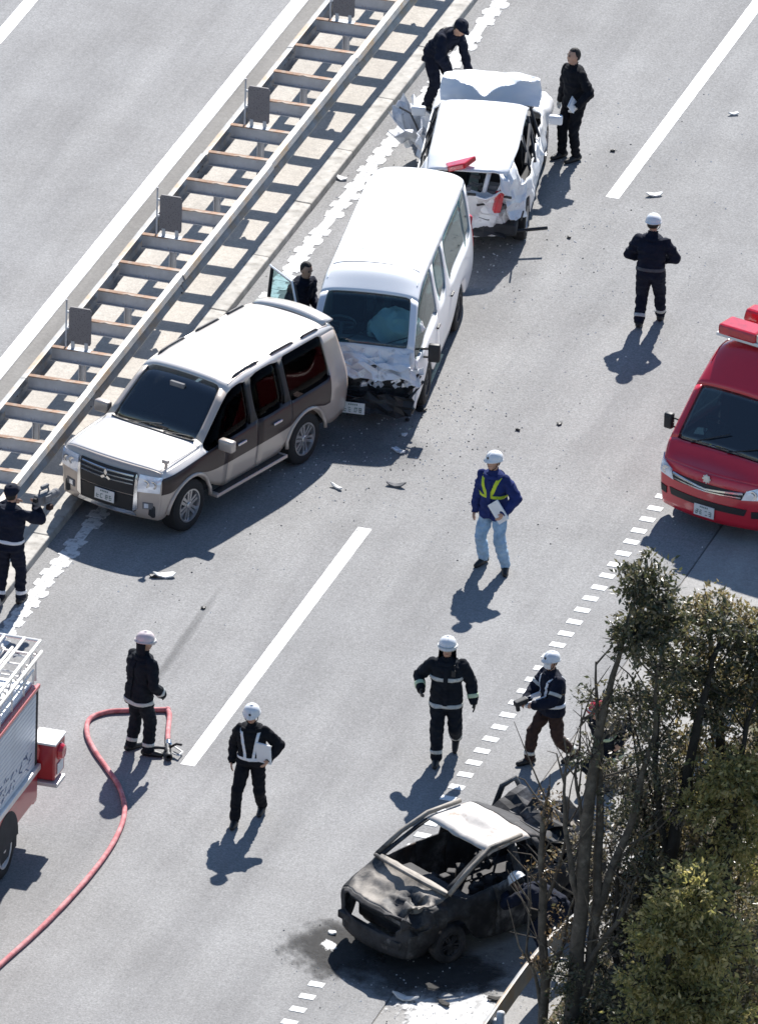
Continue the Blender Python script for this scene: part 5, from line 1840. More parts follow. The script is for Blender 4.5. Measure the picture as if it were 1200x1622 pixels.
    def strap(pts, wd, m_, nm='strap', off=.007):
        """pts: (y, z along torso axis, front sign)"""
        for fs_ in (1, -1):
            rows = []
            seq = []
            for (y0, z0_), (y1, z1_) in zip(pts, pts[1:]):
                for k in range(8): seq.append((y0 + (y1 - y0) * k / 8, z0_ + (z1_ - z0_) * k / 8))
            seq.append(pts[-1])
            last = None
            for i, (y, z) in enumerate(seq):
                j = min(i + 1, len(seq) - 1); q = max(i - 1, 0)
                dv = Vector((seq[j][0] - seq[q][0], seq[j][1] - seq[q][1]))
                nv = Vector((-dv.y, dv.x)).normalized() if dv.length else Vector((1, 0))
                row = []
                for sgn in (-.5, 0, .5):
                    yy, zz = y + nv.x * wd * sgn, z + nv.y * wd * sgn
                    org = pel + ax * zz * K + sideL * yy * K + fwd * fs_ * .5
                    h = bvb.ray_cast(org, -fwd * fs_, .6)
                    row.append((h[0] + fwd * fs_ * off) if h[0] is not None else (last or org - fwd * fs_ * .4))
                    last = row[-1]
                rows.append(row)
            solid(G().grid(rows).build(nm, m_, root, False), .005)
    if straps == 'vest_white':
        strap([(.125, .515), (.07, .20), (.055, .08)], .040, 'band_white')
        strap([(-.125, .515), (-.07, .20), (-.055, .08)], .040, 'band_white')
        ring('belt', pel + ax * .075 * K, ax, .045, 'band_white', rmax=.25, n=36)
    elif straps == 'vest_yellow':
        strap([(.125, .515), (.07, .34), (.02, .24)], .050, 'strap_yellow')
        strap([(-.125, .515), (-.09, .34), (-.03, .24)], .050, 'strap_yellow')
        ring('belt', pel + ax * .225 * K, ax, .042, 'strap_yellow', rmax=.25, n=40)
    elif straps == 'sash':
        strap([(.13, .515), (.02, .26), (-.10, .12)], .045, 'band_white')
    # collar, front placket, pocket flaps and a radio
    ring('collar', neck - ax * .035 * K, ax, .050, top, rmax=.14, n=28, off=.012)
    if hat == 'fire' or hem > .11:
        strap([(.0, .47), (.0, .1), (.0, -.08)], .060, top, 'placket', .017)
    if hat in ('fire', 'helmet', 'cap') and lean < .6:
        for sy in (-1, 1):
            org = pel + ax * .30 * K + sideL * sy * .095 * K + fwd * .5
            h = bvb.ray_cast(org, -fwd, .6)
            if h[0] is not None and straps is None and hat != 'fire':
                o = G().box((0, 0, 0), (.014, .095, .11), 0, .006).build('pocket', top, root)
                o.location = h[0]
                o.rotation_euler = (0, lean, 0)
        org = pel + ax * .40 * K + sideL * .10 * K + fwd * .5
        h = bvb.ray_cast(org, -fwd, .6)
        if h[0] is not None and straps is None:
            o = G().box((0, 0, 0), (.03, .055, .10), 0, .008).tube([(0, .015, .05), (0, .015, .13)], .005, 6).build('radio', 'black_plastic', root)
            o.location = h[0] + fwd * .015
            o.rotation_euler = (0, lean, 0)
    if belt: ring('belt', pel + ax * .06 * K, ax, .045, belt, rmax=.26, n=36)
    return root, limbs, hp


def held(name, label, cat, owner, mats_, g, loc, rot):
    """a thing in a person's hand; placed in world space"""
    Mw = Matrix.Translation(owner.location) @ Matrix.Rotation(owner.rotation_euler.z, 4, 'Z')
    o = g.build(name, mats_)
    from mathutils import Euler
    o.matrix_world = Mw @ Matrix.Translation(loc) @ Euler(rot).to_matrix().to_4x4()
    tag(o, label, cat)
    return o


CAMDIR = Vector((.30, -.954))
# officer bending down beside the wrecked car
person('person in dark navy uniform and cap bending forward beside the wrecked white car', (-3.30, 22.15, 0), (.90, -.42), 1.74, feet=((.05, .14), (-.12, -.12)), lean=.72, crouch=.03, pelvis=(-.12, 0), hands=[(.42, .16, .72), (.36, -.20, .78)], poles=[(0, 1, -.3), (0, -1, -.3)], hat='cap', top='navy', bottom='navy', look=(.0, .1), bulk=1.06, extra_seed=1)
# bareheaded man in dark suit
rt_, lm, hp = person('bareheaded person in black clothes holding papers, standing near the wrecked white car', (-.95, 21.15, 0), (-.55, -.83), 1.74, feet=((.02, .10), (.10, -.12)), hands=[(.20, .30, 1.00), (.02, -.30, .84)], poles=[(-1, .8, 0), (-1, -.3, 0)], hat=None, top='black_cloth', bottom='black_cloth', look=(-.25, .1), glove='glove_white', hem=.10, extra_seed=2)
held('papers', 'small sheaf of white papers held by the bareheaded person in black', 'papers', rt_, 'paper', G().box((0, 0, 0), (.20, .012, .15), 0, .003).box((.01, .014, -.01), (.19, .006, .14), 0, .002), (.26, .26, 1.02), (.4, .5, .5))
# white-helmeted figure walking away
person('person in dark uniform and white helmet seen from behind, walking away on the open lane', (1.78, 15.86, 0), (-.12, .99), 1.74, feet=((-.06, .13), (.30, -.12)), lift=(.02, .0), lean=.10, hands=[(.24, .16, .98), (.24, -.16, .98)], poles=[(-.6, 1, 0), (-.6, -1, 0)], top='navy', bottom='navy', bands=(('ankles', 'band_silver'),), belt='grey_cloth', hem=.07, bulk=1.14, look=(0, .25), extra_seed=3)
# man at the open minibus door
person('dark-haired person in navy jacket standing at the open door of the minibus', (-2.52, 12.72, 0), (.85, -.5), 1.72, hands=[(.35, .12, 1.05), (.30, -.15, 1.05)], hat=None, top='navy', bottom='navy', look=(.0, .25), lean=.25, extra_seed=4)
# photographer at the left edge, seen from behind
rt_, lm, hp = person('person in navy workwear seen from behind, filming with a camera at the left edge', (-3.86, 3.92, 0), (.10, .99), 1.76, feet=((-.02, .13), (.12, -.13)), hands=[(.33, .12, 1.38), (.40, -.20, 1.36)], poles=[(0, 1, -.5), (0, -1, -.6)], hat='cap', top='navy', bottom='navy', bands=(('ankles', 'band_white'),), belt='band_white', hem=.08, bulk=1.10, look=(-.2, 0), extra_seed=5)
g = G().box((0, 0, 0), (.30, .11, .15), 0, .02)
g.lathe([(.05, 0), (.055, .10), (.062, .12), (.062, .16), (.05, .165)], 16, Matrix.Rotation(pi / 2, 3, 'Y'), (.14, 0, 0), True)
g.tube([(-.10, 0, .07), (-.08, 0, .14), (.10, 0, .14), (.12, 0, .07)], .014, 8)
g.box((.0, -.09, .02), (.12, .02, .09), 0, .005).box((.05, .02, .16), (.16, .04, .04), 0, .01)
cmr = held('video_camera', 'grey shoulder video camera held up by the person at the left edge', 'camera', rt_, 'interior_grey', g, (.38, -.32, 1.52), (0, .05, -.25))
G().box((-.17, 0, .02), (.06, .06, .06), 0, .01).build('viewfinder', 'rubber', cmr)
G().box((.03, -.10, -.11), (.09, .08, .08), 0, .02).build('battery', 'brown_cloth', cmr)
# firefighter by the hose
person('firefighter in dark turnout gear and pale pink helmet standing at the kinked hose', (-.75, .13, 0), (.55, .83), 1.74, feet=((-.02, .13), (.06, -.15)), toe=(.0, -.9), lean=.10, hands=[(.16, .27, .86), (.20, -.24, .92)], poles=[(-1, .6, 0), (-1, -.6, 0)], hat='fire', helmet='helmet_pink', top='fire_cloth', bottom='fire_cloth', glove='leather_black', bands=(('cuffs', 'band_silver'), ('ankles', 'band_silver'), ('hem', 'band_silver')), hem=.17, bulk=1.16, look=(-.5, .2), extra_seed=6)
# officer with white sash straps in the foreground
rt_, lm, hp = person('person in black uniform with white harness straps and white helmet, walking alone in the foreground', (1.27, -1.22, 0), (.10, -.995), 1.72, feet=((-.22, .12), (.26, -.15)), lift=(.0, .0), lean=.04, hands=[(.14, .27, .98), (-.02, -.27, .83)], poles=[(-.8, 1, 0), (-1, -.4, 0)], top='black_cloth', bottom='black_cloth', straps='vest_white', hem=.05, bulk=1.03, look=(0, .35), crouch=.02, extra_seed=7)
held('notebook', 'white notebook under the arm of the person with white harness straps', 'notebook', rt_, 'paper', G().box((0, 0, 0), (.03, .22, .30), 0, .005), (.16, .20, 1.06), (.0, .15, -.3))
# blue jacket and yellow straps
rt_, lm, hp = person('person in blue jacket with lime yellow straps, pale trousers and white helmet, mid road', (2.02, 7.42, 0), (-.20, -.98), 1.76, feet=((.02, .22), (-.05, -.16)), toe=(.5, -.1), hands=[(.20, .27, .97), (.04, -.27, .83)], poles=[(-.8, 1, 0), (-1, -.4, 0)], top='blue_jacket', bottom='sky_trousers', straps='vest_yellow', hem=.12, bulk=1.08, look=(-.35, .1), crouch=.02, extra_seed=8)
held('clipboard', 'white clipboard held at the hip of the person in the blue jacket', 'clipboard', rt_, 'paper', G().box((0, 0, 0), (.02, .23, .31), 0, .004).box((.012, 0, .13), (.012, .09, .03), 0, .003), (.22, .19, .98), (.7, .1, -.2))
# firefighter walking towards the camera
person('firefighter in dark turnout gear and white helmet walking towards the burnt car', (3.16, 1.50, 0), (.20, -.98), 1.78, feet=((-.22, .13), (.24, -.09)), lift=(.10, .0), hands=[(.04, .37, .86), (.20, -.33, 1.06)], poles=[(-1, .5, 0), (-.8, -.7, -.5)], hat='fire', top='fire_cloth', bottom='fire_cloth', glove='leather_black', bands=(('cuffs', 'band_lime'), ('ankles', 'band_silver'), ('hem', 'band_silver'), ('chest', 'band_silver')), hem=.16, bulk=1.18, look=(0, .15), extra_seed=9)
# masked officer by the trees
rt_, lm, hp = person('person in white face mask, white helmet and white sash striding left by the thin trees', (4.56, 1.82, 0), (-.70, -.71), 1.68, feet=((-.30, .10), (.28, -.08)), lift=(.03, .0), hands=[(.36, .13, 1.02), (.38, -.10, 1.00)], poles=[(-.6, 1, -.3), (-.6, -1, -.3)], top='navy', bottom='brown_cloth', straps='vest_white', mask=True, bands=(('upperarms', 'band_silver'), ('ankles', 'band_silver')), hem=.08, bulk=1.12, look=(.2, .1), crouch=.02, extra_seed=10)
held('handheld_device', 'dark handheld device carried by the masked person', 'device', rt_, 'black_plastic', G().box((0, 0, 0), (.20, .10, .08), 0, .02).box((.06, 0, -.07), (.05, .05, .10), 0, .01), (.50, .02, 1.02), (0, .2, 0))
# figure bent over the burnt car
person('person in white helmet bent double reaching into the side of the burnt car', (6.22, -3.78, 0), (-.93, .36), 1.72, feet=((-.10, .14), (.06, -.12)), lean=1.36, crouch=.12, pelvis=(-.15, 0), hands=[(.62, .16, .78), (.60, -.14, .72)], poles=[(0, 1, -.3), (0, -1, -.3)], top='navy', bottom='navy', look=(0, .0), bulk=1.05, extra_seed=11)
# figure half hidden by the trees
person('dark-clothed firefighter mostly hidden behind the thin trees, right of the masked person', (5.52, 1.40, 0), (-.5, -.85), 1.66, crouch=.30, lean=.45, hat='fire', helmet='red_lens', top='fire_cloth', bottom='fire_cloth', bands=(('chest', 'band_lime'), ('hem', 'band_lime')), hem=.15, bulk=1.1, extra_seed=12)

# ------------------------------------------------------------------ roadside guard rail, pushed out by the burnt car
def railx(y):
    return 6.42 + .42 * math.exp(-((y + 2.3) / 1.7) ** 2)


gr = tag(empty('roadside_guard_rail', (6.42, 0, 0)), 'grey roadside guard rail bowed outward behind the burnt car', 'guard rail')
prof = [(-.012, .31), (-.045, .30), (-.075, .245), (-.04, .19), (-.02, .165), (-.04, .14), (-.075, .085), (-.045, .03), (-.012, .02), (.008, .02), (.008, .31)]
for i in range(13):
    y0 = -16 + i * 4.0
    rows = []
    for k in range(13):
        y = y0 + 4.02 * k / 12
        rows.append([(railx(y) - 6.42 + u + (.003 if i % 2 else 0), y, .42 + v) for u, v in prof + prof[:1]])
    G().grid(rows).build('rail', 'rail_steel', gr)
    rows = [[(railx(y0 + 4.02 * k / 12) - 6.42 + .02 + .045 * cos(t), y0 + 4.02 * k / 12, .86 + .045 * sin(t)) for t in [2 * pi * q / 10 for q in range(11)]] for k in range(13)]
    G().grid(rows).build('top_pipe', 'rail_steel', gr, True) if i > 4 and False else None
pm_ = None
for i in range(26):
    y = -15 + i * 2
    if pm_ is None:
        pm_ = G().tube([(0, 0, -.4), (0, 0, .74)], .057, 12).lathe([(.057, .74), (.05, .77), (.001, .78)], 12).box((-.06, 0, .58), (.09, .10, .14)).build('post', 'galvanised', gr, True)
        o = pm_
    else: o = dup(pm_)
    o.location = (railx(y) - 6.42 + .11, y, 0)

# ------------------------------------------------------------------ foliage


def leafmat(name, cols, trans=0.35):
    m = bpy.data.materials.new(name)
    m.use_nodes = True
    nt = m.node_tree
    b = nt.nodes['Principled BSDF']
    ge = nt.nodes.new('ShaderNodeNewGeometry')
    r = ramp(nt, ge.outputs['Random Per Island'], [(i / max(1, len(cols) - 1), c) for i, c in enumerate(cols)])
    nt.links.new(r.outputs[0], b.inputs['Base Color'])
    b.inputs['Roughness'].default_value = 0.36
    tr = nt.nodes.new('ShaderNodeBsdfTranslucent')
    nt.links.new(mix(nt, r.outputs[0], (1.3, 1.3, .9, 1), 1.0, 'MULTIPLY'), tr.inputs[0])
    mx = nt.nodes.new('ShaderNodeMixShader')
    mx.inputs[0].default_value = trans
    nt.links.new(b.outputs[0], mx.inputs[1])
    nt.links.new(tr.outputs[0], mx.inputs[2])
    nt.links.new(mx.outputs[0], nt.nodes['Material Output'].inputs[0])
    MATS[name] = m


leafmat('leaf_dark', [(0.032, 0.044, 0.028), (0.075, 0.085, 0.050), (0.13, 0.125, 0.085), (0.20, 0.165, 0.12)])
leafmat('leaf_olive', [(0.09, 0.095, 0.055), (0.19, 0.17, 0.095), (0.29, 0.225, 0.145), (0.38, 0.31, 0.22)])
leafmat('leaf_yellow', [(0.12, 0.135, 0.065), (0.25, 0.245, 0.11), (0.39, 0.34, 0.16), (0.52, 0.44, 0.25)], .5)
leafmat('leaf_mauve', [(0.06, 0.06, 0.045), (0.13, 0.115, 0.095), (0.20, 0.165, 0.145), (0.28, 0.24, 0.22), (0.07, 0.08, 0.05)])
leafmat('leaf_dry', [(0.10, 0.065, 0.04), (0.17, 0.11, 0.065), (0.24, 0.17, 0.11), (0.07, 0.07, 0.04)])
mat('bark', (0.085, 0.070, 0.055), 0.9, var=0.45, scale=7, bmp=0.7, dirt=((0.19, 0.165, 0.13), 5, .52, .7))
mat('bark_dark', (0.030, 0.026, 0.022), 0.9, var=0.4, scale=7, bmp=0.7)
RNG = np.random.default_rng(11)


def leaves(name, parent, clusters, m, base):
    """clusters: (centre world, radii, n twigs, leaves per twig, leaf length)"""
    V_, F_ = [], []
    tw = G()
    k = 0
    for c, rad, nt_, nl, ll in clusters:
        nt_, nl, ll = int(nt_ * 1.3), int(nl * 1.45), ll * .74
        c = np.array(c) - base
        rad = np.array(rad)
        for _ in range(nt_):
            d = RNG.normal(size=3)
            d /= np.linalg.norm(d)
            d[2] = d[2] * .8 + .12
            t0 = c + d * rad * RNG.uniform(.0, .45)
            t1 = c + d * rad * RNG.uniform(.7, 1.15)
            bend = RNG.normal(size=3) * .06
            if RNG.random() < .5: tw.tube([tuple(t0), tuple((t0 + t1) / 2 + bend), tuple(t1)], [.010, .007, .003], 4, False)
            u = RNG.uniform(.15, 1.05, nl)
            P = t0 + (t1 - t0) * u[:, None] + bend * (4 * u * (1 - u))[:, None] + RNG.normal(size=(nl, 3)) * .035
            D = (t1 - t0) / max(np.linalg.norm(t1 - t0), 1e-6) * .7 + RNG.normal(size=(nl, 3)) * .75 + np.array([0, 0, -.25])
            D /= np.linalg.norm(D, axis=1)[:, None]
            N = RNG.normal(size=(nl, 3)) + np.array([0, 0, .8])
            W = np.cross(D, N)
            W /= np.linalg.norm(W, axis=1)[:, None]
            U = np.cross(W, D)
            L = ll * RNG.uniform(.5, 1.45, nl)[:, None]
            q = [P, P + D * L * .45 + W * L * .23 + U * L * .05, P + D * L, P + D * L * .45 - W * L * .23 + U * L * .05]
            a = np.stack(q, 1).reshape(-1, 3)
            V_.append(a)
            idx = np.arange(nl)[:, None] * 4 + k
            F_.append(np.concatenate([idx + [[0, 1, 2]], idx + [[0, 2, 3]]], 0))
            k += nl * 4
    V_ = np.concatenate(V_)
    F_ = np.concatenate(F_)
    me = bpy.data.meshes.new(name)
    me.from_pydata(V_.tolist(), [], F_.tolist())
    o = link(name, me, m, parent)
    if tw.v: tag(tw.build('twigs', 'bark_dark', o), kind='stuff')
    return o


RV, DV = Vector((.958, .286, 0)), Vector((-.286, .958, 0))


def tree(label, base, stems, clusters, m, bark='bark', group=None, name='tree'):
    """stems: list of (list of (right, depth, z), radii); clusters: ((right, depth, z), radii, twigs, leaves, size) relative to base"""
    b = Vector(base)
    e = tag(empty(name, b), label, 'tree' if name == 'tree' else 'shrub', group)
    W = lambda r, d, z: RV * r + DV * d + Vector((0, 0, z))
    for i, (pts, rad) in enumerate(stems):
        P, R = [], []
        pts = [W(*p) for p in pts]
        for a in range(len(pts) - 1):
            for k in range(5):
                t = k / 5
                p = pts[a].lerp(pts[a + 1], t)
                p += Vector((noise.noise(p * 1.7), noise.noise(p * 1.7 + Vector((5, 0, 0))), 0)) * .06
                P.append(p); R.append(rad[a] + (rad[a + 1] - rad[a]) * t)
        P.append(pts[-1]); R.append(rad[-1])
        G().tube(P, R, 9).build('trunk' if i == 0 else 'branch', bark, e, True)
    # bare side twigs along the stems
    if name == 'tree':
        for pts, rad in stems:
            for k in range(len(pts) * 2):
                a = RNG.integers(0, len(pts) - 1)
                t = RNG.uniform(.2, 1)
                p = W(*pts[a]).lerp(W(*pts[a + 1]), t)
                if p.z < 1.2: continue
                dv = Vector((RNG.normal(), RNG.normal() * .6, 1.1)).normalized() * RNG.uniform(.5, 1.2)
                G().tube([p, p + dv * .5 + Vector(RNG.normal(size=3)) * .05, p + dv + Vector(RNG.normal(size=3)) * .1], [.016, .010, .004], 5, False).build('twig', bark, e)
    cl = [(tuple(b + W(*c)), r, n, l, s) for c, r, n, l, s in clusters]
    if cl: leaves('crown', e, cl, m, np.array(b))
    return e


# tall bare-stemmed tree nearest the burnt car
T1 = (7.45, -7.0, -.25)
st = [([(0, 0, -.6), (.05, 0, 1.5), (.12, 0, 3.2), (.22, 0, 4.8), (.40, .1, 6.0), (.62, .1, 7.0)], [.125, .105, .09, .07, .04, .015]),
      ([(.05, 0, .8), (.28, .05, 2.2), (.34, .1, 3.8), (.30, .1, 4.9), (.18, .1, 6.2)], [.085, .07, .055, .04, .012]),
      ([(.30, .05, 2.6), (.70, .1, 3.8), (.95, .1, 5.2), (1.0, .1, 6.6)], [.06, .05, .035, .012]),
      ([(.10, 0, 2.6), (-.15, -.1, 3.9), (-.20, -.1, 5.2)], [.05, .03, .008]),
      ([(.15, 0, 3.6), (-.02, .1, 4.6), (.02, .1, 5.6)], [.035, .02, .006]),
      ([(.10, 0, 1.7), (.60, -.1, 2.6), (.85, -.1, 3.3)], [.045, .03, .01])]
cl = [((.80, .1, 7.25), (.38, .38, .50), 46, 22, .105), ((1.0, .2, 6.75), (.42, .40, .40), 44, 22, .105), ((.62, .0, 6.6), (.36, .36, .36), 30, 18, .10), ((1.15, .1, 6.1), (.35, .35, .35), 24, 16, .10),
      ((.75, .1, 5.6), (.45, .40, .45), 26, 13, .095), ((.30, .1, 5.6), (.40, .35, .40), 20, 11, .085), ((.95, .1, 4.9), (.40, .35, .45), 22, 13, .09), ((.20, 0, 4.9), (.40, .35, .30), 16, 9, .085), ((.55, 0, 4.3), (.40, .35, .40), 18, 10, .085), ((.9, 0, 3.4), (.35, .3, .4), 16, 11, .085)]
tree('tall slender tree with grey-brown stems and dark upright top, nearest the burnt car', T1, st, cl, 'leaf_dark')
# thin dry sapling at the left
T2 = (7.05, -6.85, -.12)
st = [([(-.02, 0, -.5), (.02, 0, 1.2), (-.06, 0, 2.6), (-.10, 0, 3.6), (-.02, 0, 4.2)], [.075, .065, .055, .035, .01]),
      ([(-.06, 0, 2.4), (.22, 0, 3.3), (.30, 0, 4.4)], [.03, .02, .006]), ([(0, 0, 1.2), (.25, 0, 2.0), (.42, 0, 3.0)], [.035, .02, .008]), ([(0, 0, .9), (-.22, 0, 1.8), (-.2, 0, 2.5)], [.03, .018, .006])]
cl = [((.02, 0, 3.9), (.25, .22, .35), 12, 9, .075), ((.15, 0, 2.2), (.30, .25, .40), 14, 9, .08), ((-.05, 0, 3.0), (.22, .2, .4), 10, 8, .07), ((-.08, 0, 1.6), (.22, .2, .3), 9, 9, .08)]
tree('thin dry sapling with sparse brown leaves leaning in front of the burnt car tail', T2, st, cl, 'leaf_dry')
# dark multi-branched tree behind
T3 = (8.55, -6.1, -.95)
st = [([(-.45, 0, -.6), (-.40, 0, 1.5), (-.20, 0, 3.2), (.05, 0, 4.6), (.25, 0, 6.0), (.45, 0, 7.0)], [.15, .13, .10, .08, .05, .02]),
      ([(-.40, 0, 1.6), (.15, 0, 3.0), (.62, 0, 4.6), (.95, 0, 6.2)], [.10, .085, .06, .02]), ([(-.1, 0, 3.8), (-.35, 0, 5.2), (-.30, 0, 6.5)], [.05, .035, .01]), ([(.5, 0, 4.2), (1.2, 0, 5.2)], [.05, .015]), ([(-.4, 0, .9), (-.75, 0, 2.6), (-.70, 0, 4.0)], [.06, .045, .012])]
cl = [((.95, .2, 6.75), (.50, .5, .42), 60, 22, .11), ((1.45, .2, 6.5), (.45, .45, .45), 50, 22, .11), ((.50, .2, 7.1), (.36, .36, .36), 30, 16, .10), ((-.55, .2, 6.9), (.42, .4, .45), 34, 15, .10), ((0, .2, 6.6), (.45, .4, .45), 34, 15, .10), ((.6, .3, 6.2), (.5, .4, .45), 34, 15, .10), ((1.2, .2, 5.8), (.5, .4, .45), 34, 15, .10), ((.35, .1, 5.9), (.45, .4, .45), 28, 13, .10), ((-.25, .1, 6.2), (.35, .3, .40), 20, 11, .09),
      ((.0, .1, 5.0), (.45, .4, .45), 24, 12, .09), ((-.55, 0, 4.3), (.35, .3, .45), 20, 11, .09), ((.7, .1, 5.0), (.40, .4, .40), 24, 13, .10), ((-.2, 0, 3.6), (.40, .35, .45), 20, 12, .09), ((-.55, 0, 2.6), (.35, .3, .5), 18, 12, .09)]
tree('dark green tree with black forked trunk at the right edge', T3, st, cl, 'leaf_dark', 'bark_dark')
# olive tree reaching highest on the right
T6 = (9.0, -5.1, -1.2)
st = [([(0, 0, -.6), (.05, 0, 2.0), (-.10, 0, 4.4), (-.28, 0, 6.2), (-.40, 0, 7.3)], [.13, .12, .09, .05, .015]), ([(-.05, 0, 3.8), (.40, 0, 5.4), (.50, 0, 6.8)], [.06, .04, .012])]
cl = [((-.36, 0, 7.3), (.34, .35, .42), 34, 17, .10), ((.10, 0, 7.1), (.36, .35, .36), 34, 17, .10), ((.50, 0, 6.8), (.38, .35, .40), 34, 17, .10), ((-.45, 0, 6.6), (.34, .3, .42), 28, 14, .095), ((.1, 0, 6.3), (.40, .4, .40), 26, 13, .10), ((.55, 0, 6.0), (.40, .4, .45), 30, 15, .10), ((-.2, 0, 5.6), (.35, .3, .40), 18, 11, .09), ((-.7, 0, 7.0), (.36, .3, .40), 26, 14, .10), ((-.75, 0, 6.1), (.36, .3, .45), 26, 14, .10), ((-.6, 0, 5.2), (.4, .3, .5), 26, 14, .10), ((.2, 0, 5.2), (.5, .4, .5), 30, 14, .10)]
tree('olive brown tree top rising beside the road edge below the red van', T6, st, cl, 'leaf_olive', 'bark_dark')
# yellow-green trees in the lower right corner
T5 = (9.2, -6.4, -1.3)
st = [([(0, 0, -.6), (.05, 0, 2.4), (.15, 0, 4.2), (.25, 0, 5.6)], [.12, .10, .07, .02]), ([(.05, 0, 2.6), (-.5, 0, 4.2)], [.05, .015])]
cl = [((.10, 0, 5.7), (.45, .45, .40), 50, 20, .105), ((.55, 0, 5.4), (.45, .45, .45), 50, 20, .105), ((-.20, 0, 5.2), (.40, .4, .36), 36, 18, .10), ((.35, 0, 4.8), (.55, .5, .40), 46, 18, .10), ((-.1, 0, 4.3), (.40, .4, .4), 26, 15, .10), ((.7, 0, 4.3), (.45, .4, .45), 32, 16, .10)]
tree('yellow-green tree in sunlight at the right edge, middle of the grove', T5, st, cl, 'leaf_yellow', 'bark_dark')
T4 = (9.05, -8.6, -1.25)
st = [([(0, 0, -.6), (.0, 0, 1.6), (.1, 0, 3.2), (.2, 0, 4.4)], [.14, .12, .08, .02]), ([(0, 0, 1.6), (-.6, 0, 3.0)], [.07, .015]), ([(.05, 0, 2.0), (.8, 0, 3.4)], [.06, .015])]
cl = [((.45, 0, 4.9), (.55, .55, .50), 70, 20, .105), ((.10, 0, 4.4), (.50, .5, .45), 60, 20, .105), ((.75, .0, 4.2), (.60, .55, .55), 70, 20, .105), ((-.10, 0, 3.7), (.50, .5, .50), 60, 20, .105), ((.45, 0, 3.4), (.60, .55, .55), 70, 20, .105), ((.9, 0, 3.2), (.55, .5, .55), 56, 20, .105), ((-.15, 0, 2.9), (.55, .5, .45), 56, 18, .10), ((.4, 0, 2.5), (.6, .55, .5), 60, 18, .10), ((.9, 0, 2.2), (.5, .5, .5), 46, 18, .10), ((-.3, 0, 2.1), (.5, .45, .45), 40, 16, .10)]
tree('big bushy yellow-green tree filling the lower right corner', T4, st, cl, 'leaf_yellow', 'bark_dark')
# dark undergrowth behind the rail
sh_spots = [((7.55, -7.9, -.3), 1.0, 1.0, 'leaf_dark', 'dark shrub under the slender tree at the bottom edge'), ((8.1, -6.6, -.6), 1.5, 1.25, 'leaf_dark', 'tall dark shrub between the slender trunk and the forked trunk'), ((7.5, -5.6, -.3), .9, .8, 'leaf_dry', 'dry brown shrub against the guard rail'),
            ((8.3, -8.6, -.8), 1.5, 1.2, 'leaf_dark', 'dark shrub at the foot of the big yellow-green tree'), ((8.1, -4.6, -.7), 1.4, 1.2, 'leaf_dark', 'dense dark shrub behind the guard rail and the forked trunk'), ((8.7, -3.6, -1.0), 2.2, 1.3, 'leaf_dark', 'high dark shrub below the olive tree'), ((7.8, -3.6, -.5), 1.2, 1.0, 'leaf_dark', 'low dark shrub right behind the bowed rail'),
            ((8.9, -7.6, -1.2), 2.6, 1.3, 'leaf_olive', 'olive shrub under the yellow-green crowns'),
            ((7.9, -5.4, -.5), 3.4, 1.1, 'leaf_mauve', 'tall greyish brown shrub behind the slender tree'), ((8.4, -5.0, -.8), 4.6, 1.1, 'leaf_mauve', 'very tall greyish brown thicket left of the forked trunk'), ((8.15, -5.9, -.6), 5.6, .9, 'leaf_mauve', 'highest greyish thicket reaching up beside the slender tree top'), ((8.7, -4.6, -1.0), 6.2, 1.0, 'leaf_olive', 'high olive thicket between the slender tree and the olive tree'),
            ((8.3, -7.4, -.8), 2.6, 1.1, 'leaf_dark', 'leafy dark shrub filling the bottom edge between the trunks'), ((7.75, -6.4, -.4), 2.2, .8, 'leaf_mauve', 'twiggy brown shrub just right of the slender trunk'),
            ((8.9, -5.6, -1.1), 4.2, 1.2, 'leaf_olive', 'tall olive thicket between the dark tree and the yellow-green tree'), ((9.3, -3.4, -1.4), 4.6, 1.3, 'leaf_dark', 'tall dark thicket behind the olive tree at the right edge')]
for b, h, wd, m_, lab in sh_spots:
    stems = [([(0, 0, -.3), (RNG.uniform(-.3, .3), RNG.uniform(-.2, .2), h * .6), (RNG.uniform(-.6, .6) * wd, 0, h)], [.04, .03, .008]) for _ in range(4)]
    cls = [((RNG.uniform(-.6, .6) * wd, RNG.uniform(-.5, .5) * wd, h * RNG.uniform(.15, 1.0)), (.45 * wd, .45 * wd, .38), 22, 15, .09) for _ in range(int(7 + h * 2.5))]
    tree(lab, b, stems, cls, m_, 'bark_dark', 'shrubs behind the guard rail', 'shrub')

# leaf litter on the slope
n = 3500
P = np.stack([RNG.uniform(6.8, 12, n), RNG.uniform(-14, 10, n), np.zeros(n)], 1)
emb = [(6.72, -0.01), (7.1, -0.10), (7.8, -0.45), (8.8, -1.1), (10, -1.8), (12, -2.7)]
P[:, 2] = np.interp(P[:, 0], *zip(*emb)) + .06 + np.array([.18 * noise.noise(Vector((a * .7, b * .7, 0))) for a, b, _ in P])
D = RNG.normal(size=(n, 3)) * [1, 1, .4]
D /= np.linalg.norm(D, axis=1)[:, None]
W_ = np.cross(D, RNG.normal(size=(n, 3)) * .4 + [0, 0, 1])
W_ /= np.linalg.norm(W_, axis=1)[:, None]
L = RNG.uniform(.06, .14, n)[:, None]
a = np.stack([P, P + D * L * .5 + W_ * L * .25, P + D * L, P + D * L * .5 - W_ * L * .25], 1).reshape(-1, 3)
me = bpy.data.meshes.new('leaf_litter')
me.from_pydata(a.tolist(), [], (np.arange(n)[:, None] * 4 + [[0, 1, 2, 3]]).tolist())
leafmat('leaf_dead', [(0.05, 0.035, 0.022), (0.09, 0.065, 0.04), (0.13, 0.09, 0.06)], .1)
tag(link('leaf_litter', me, 'leaf_dead'), 'brown leaf litter on the slope behind the guard rail', 'leaf litter', kind='stuff')

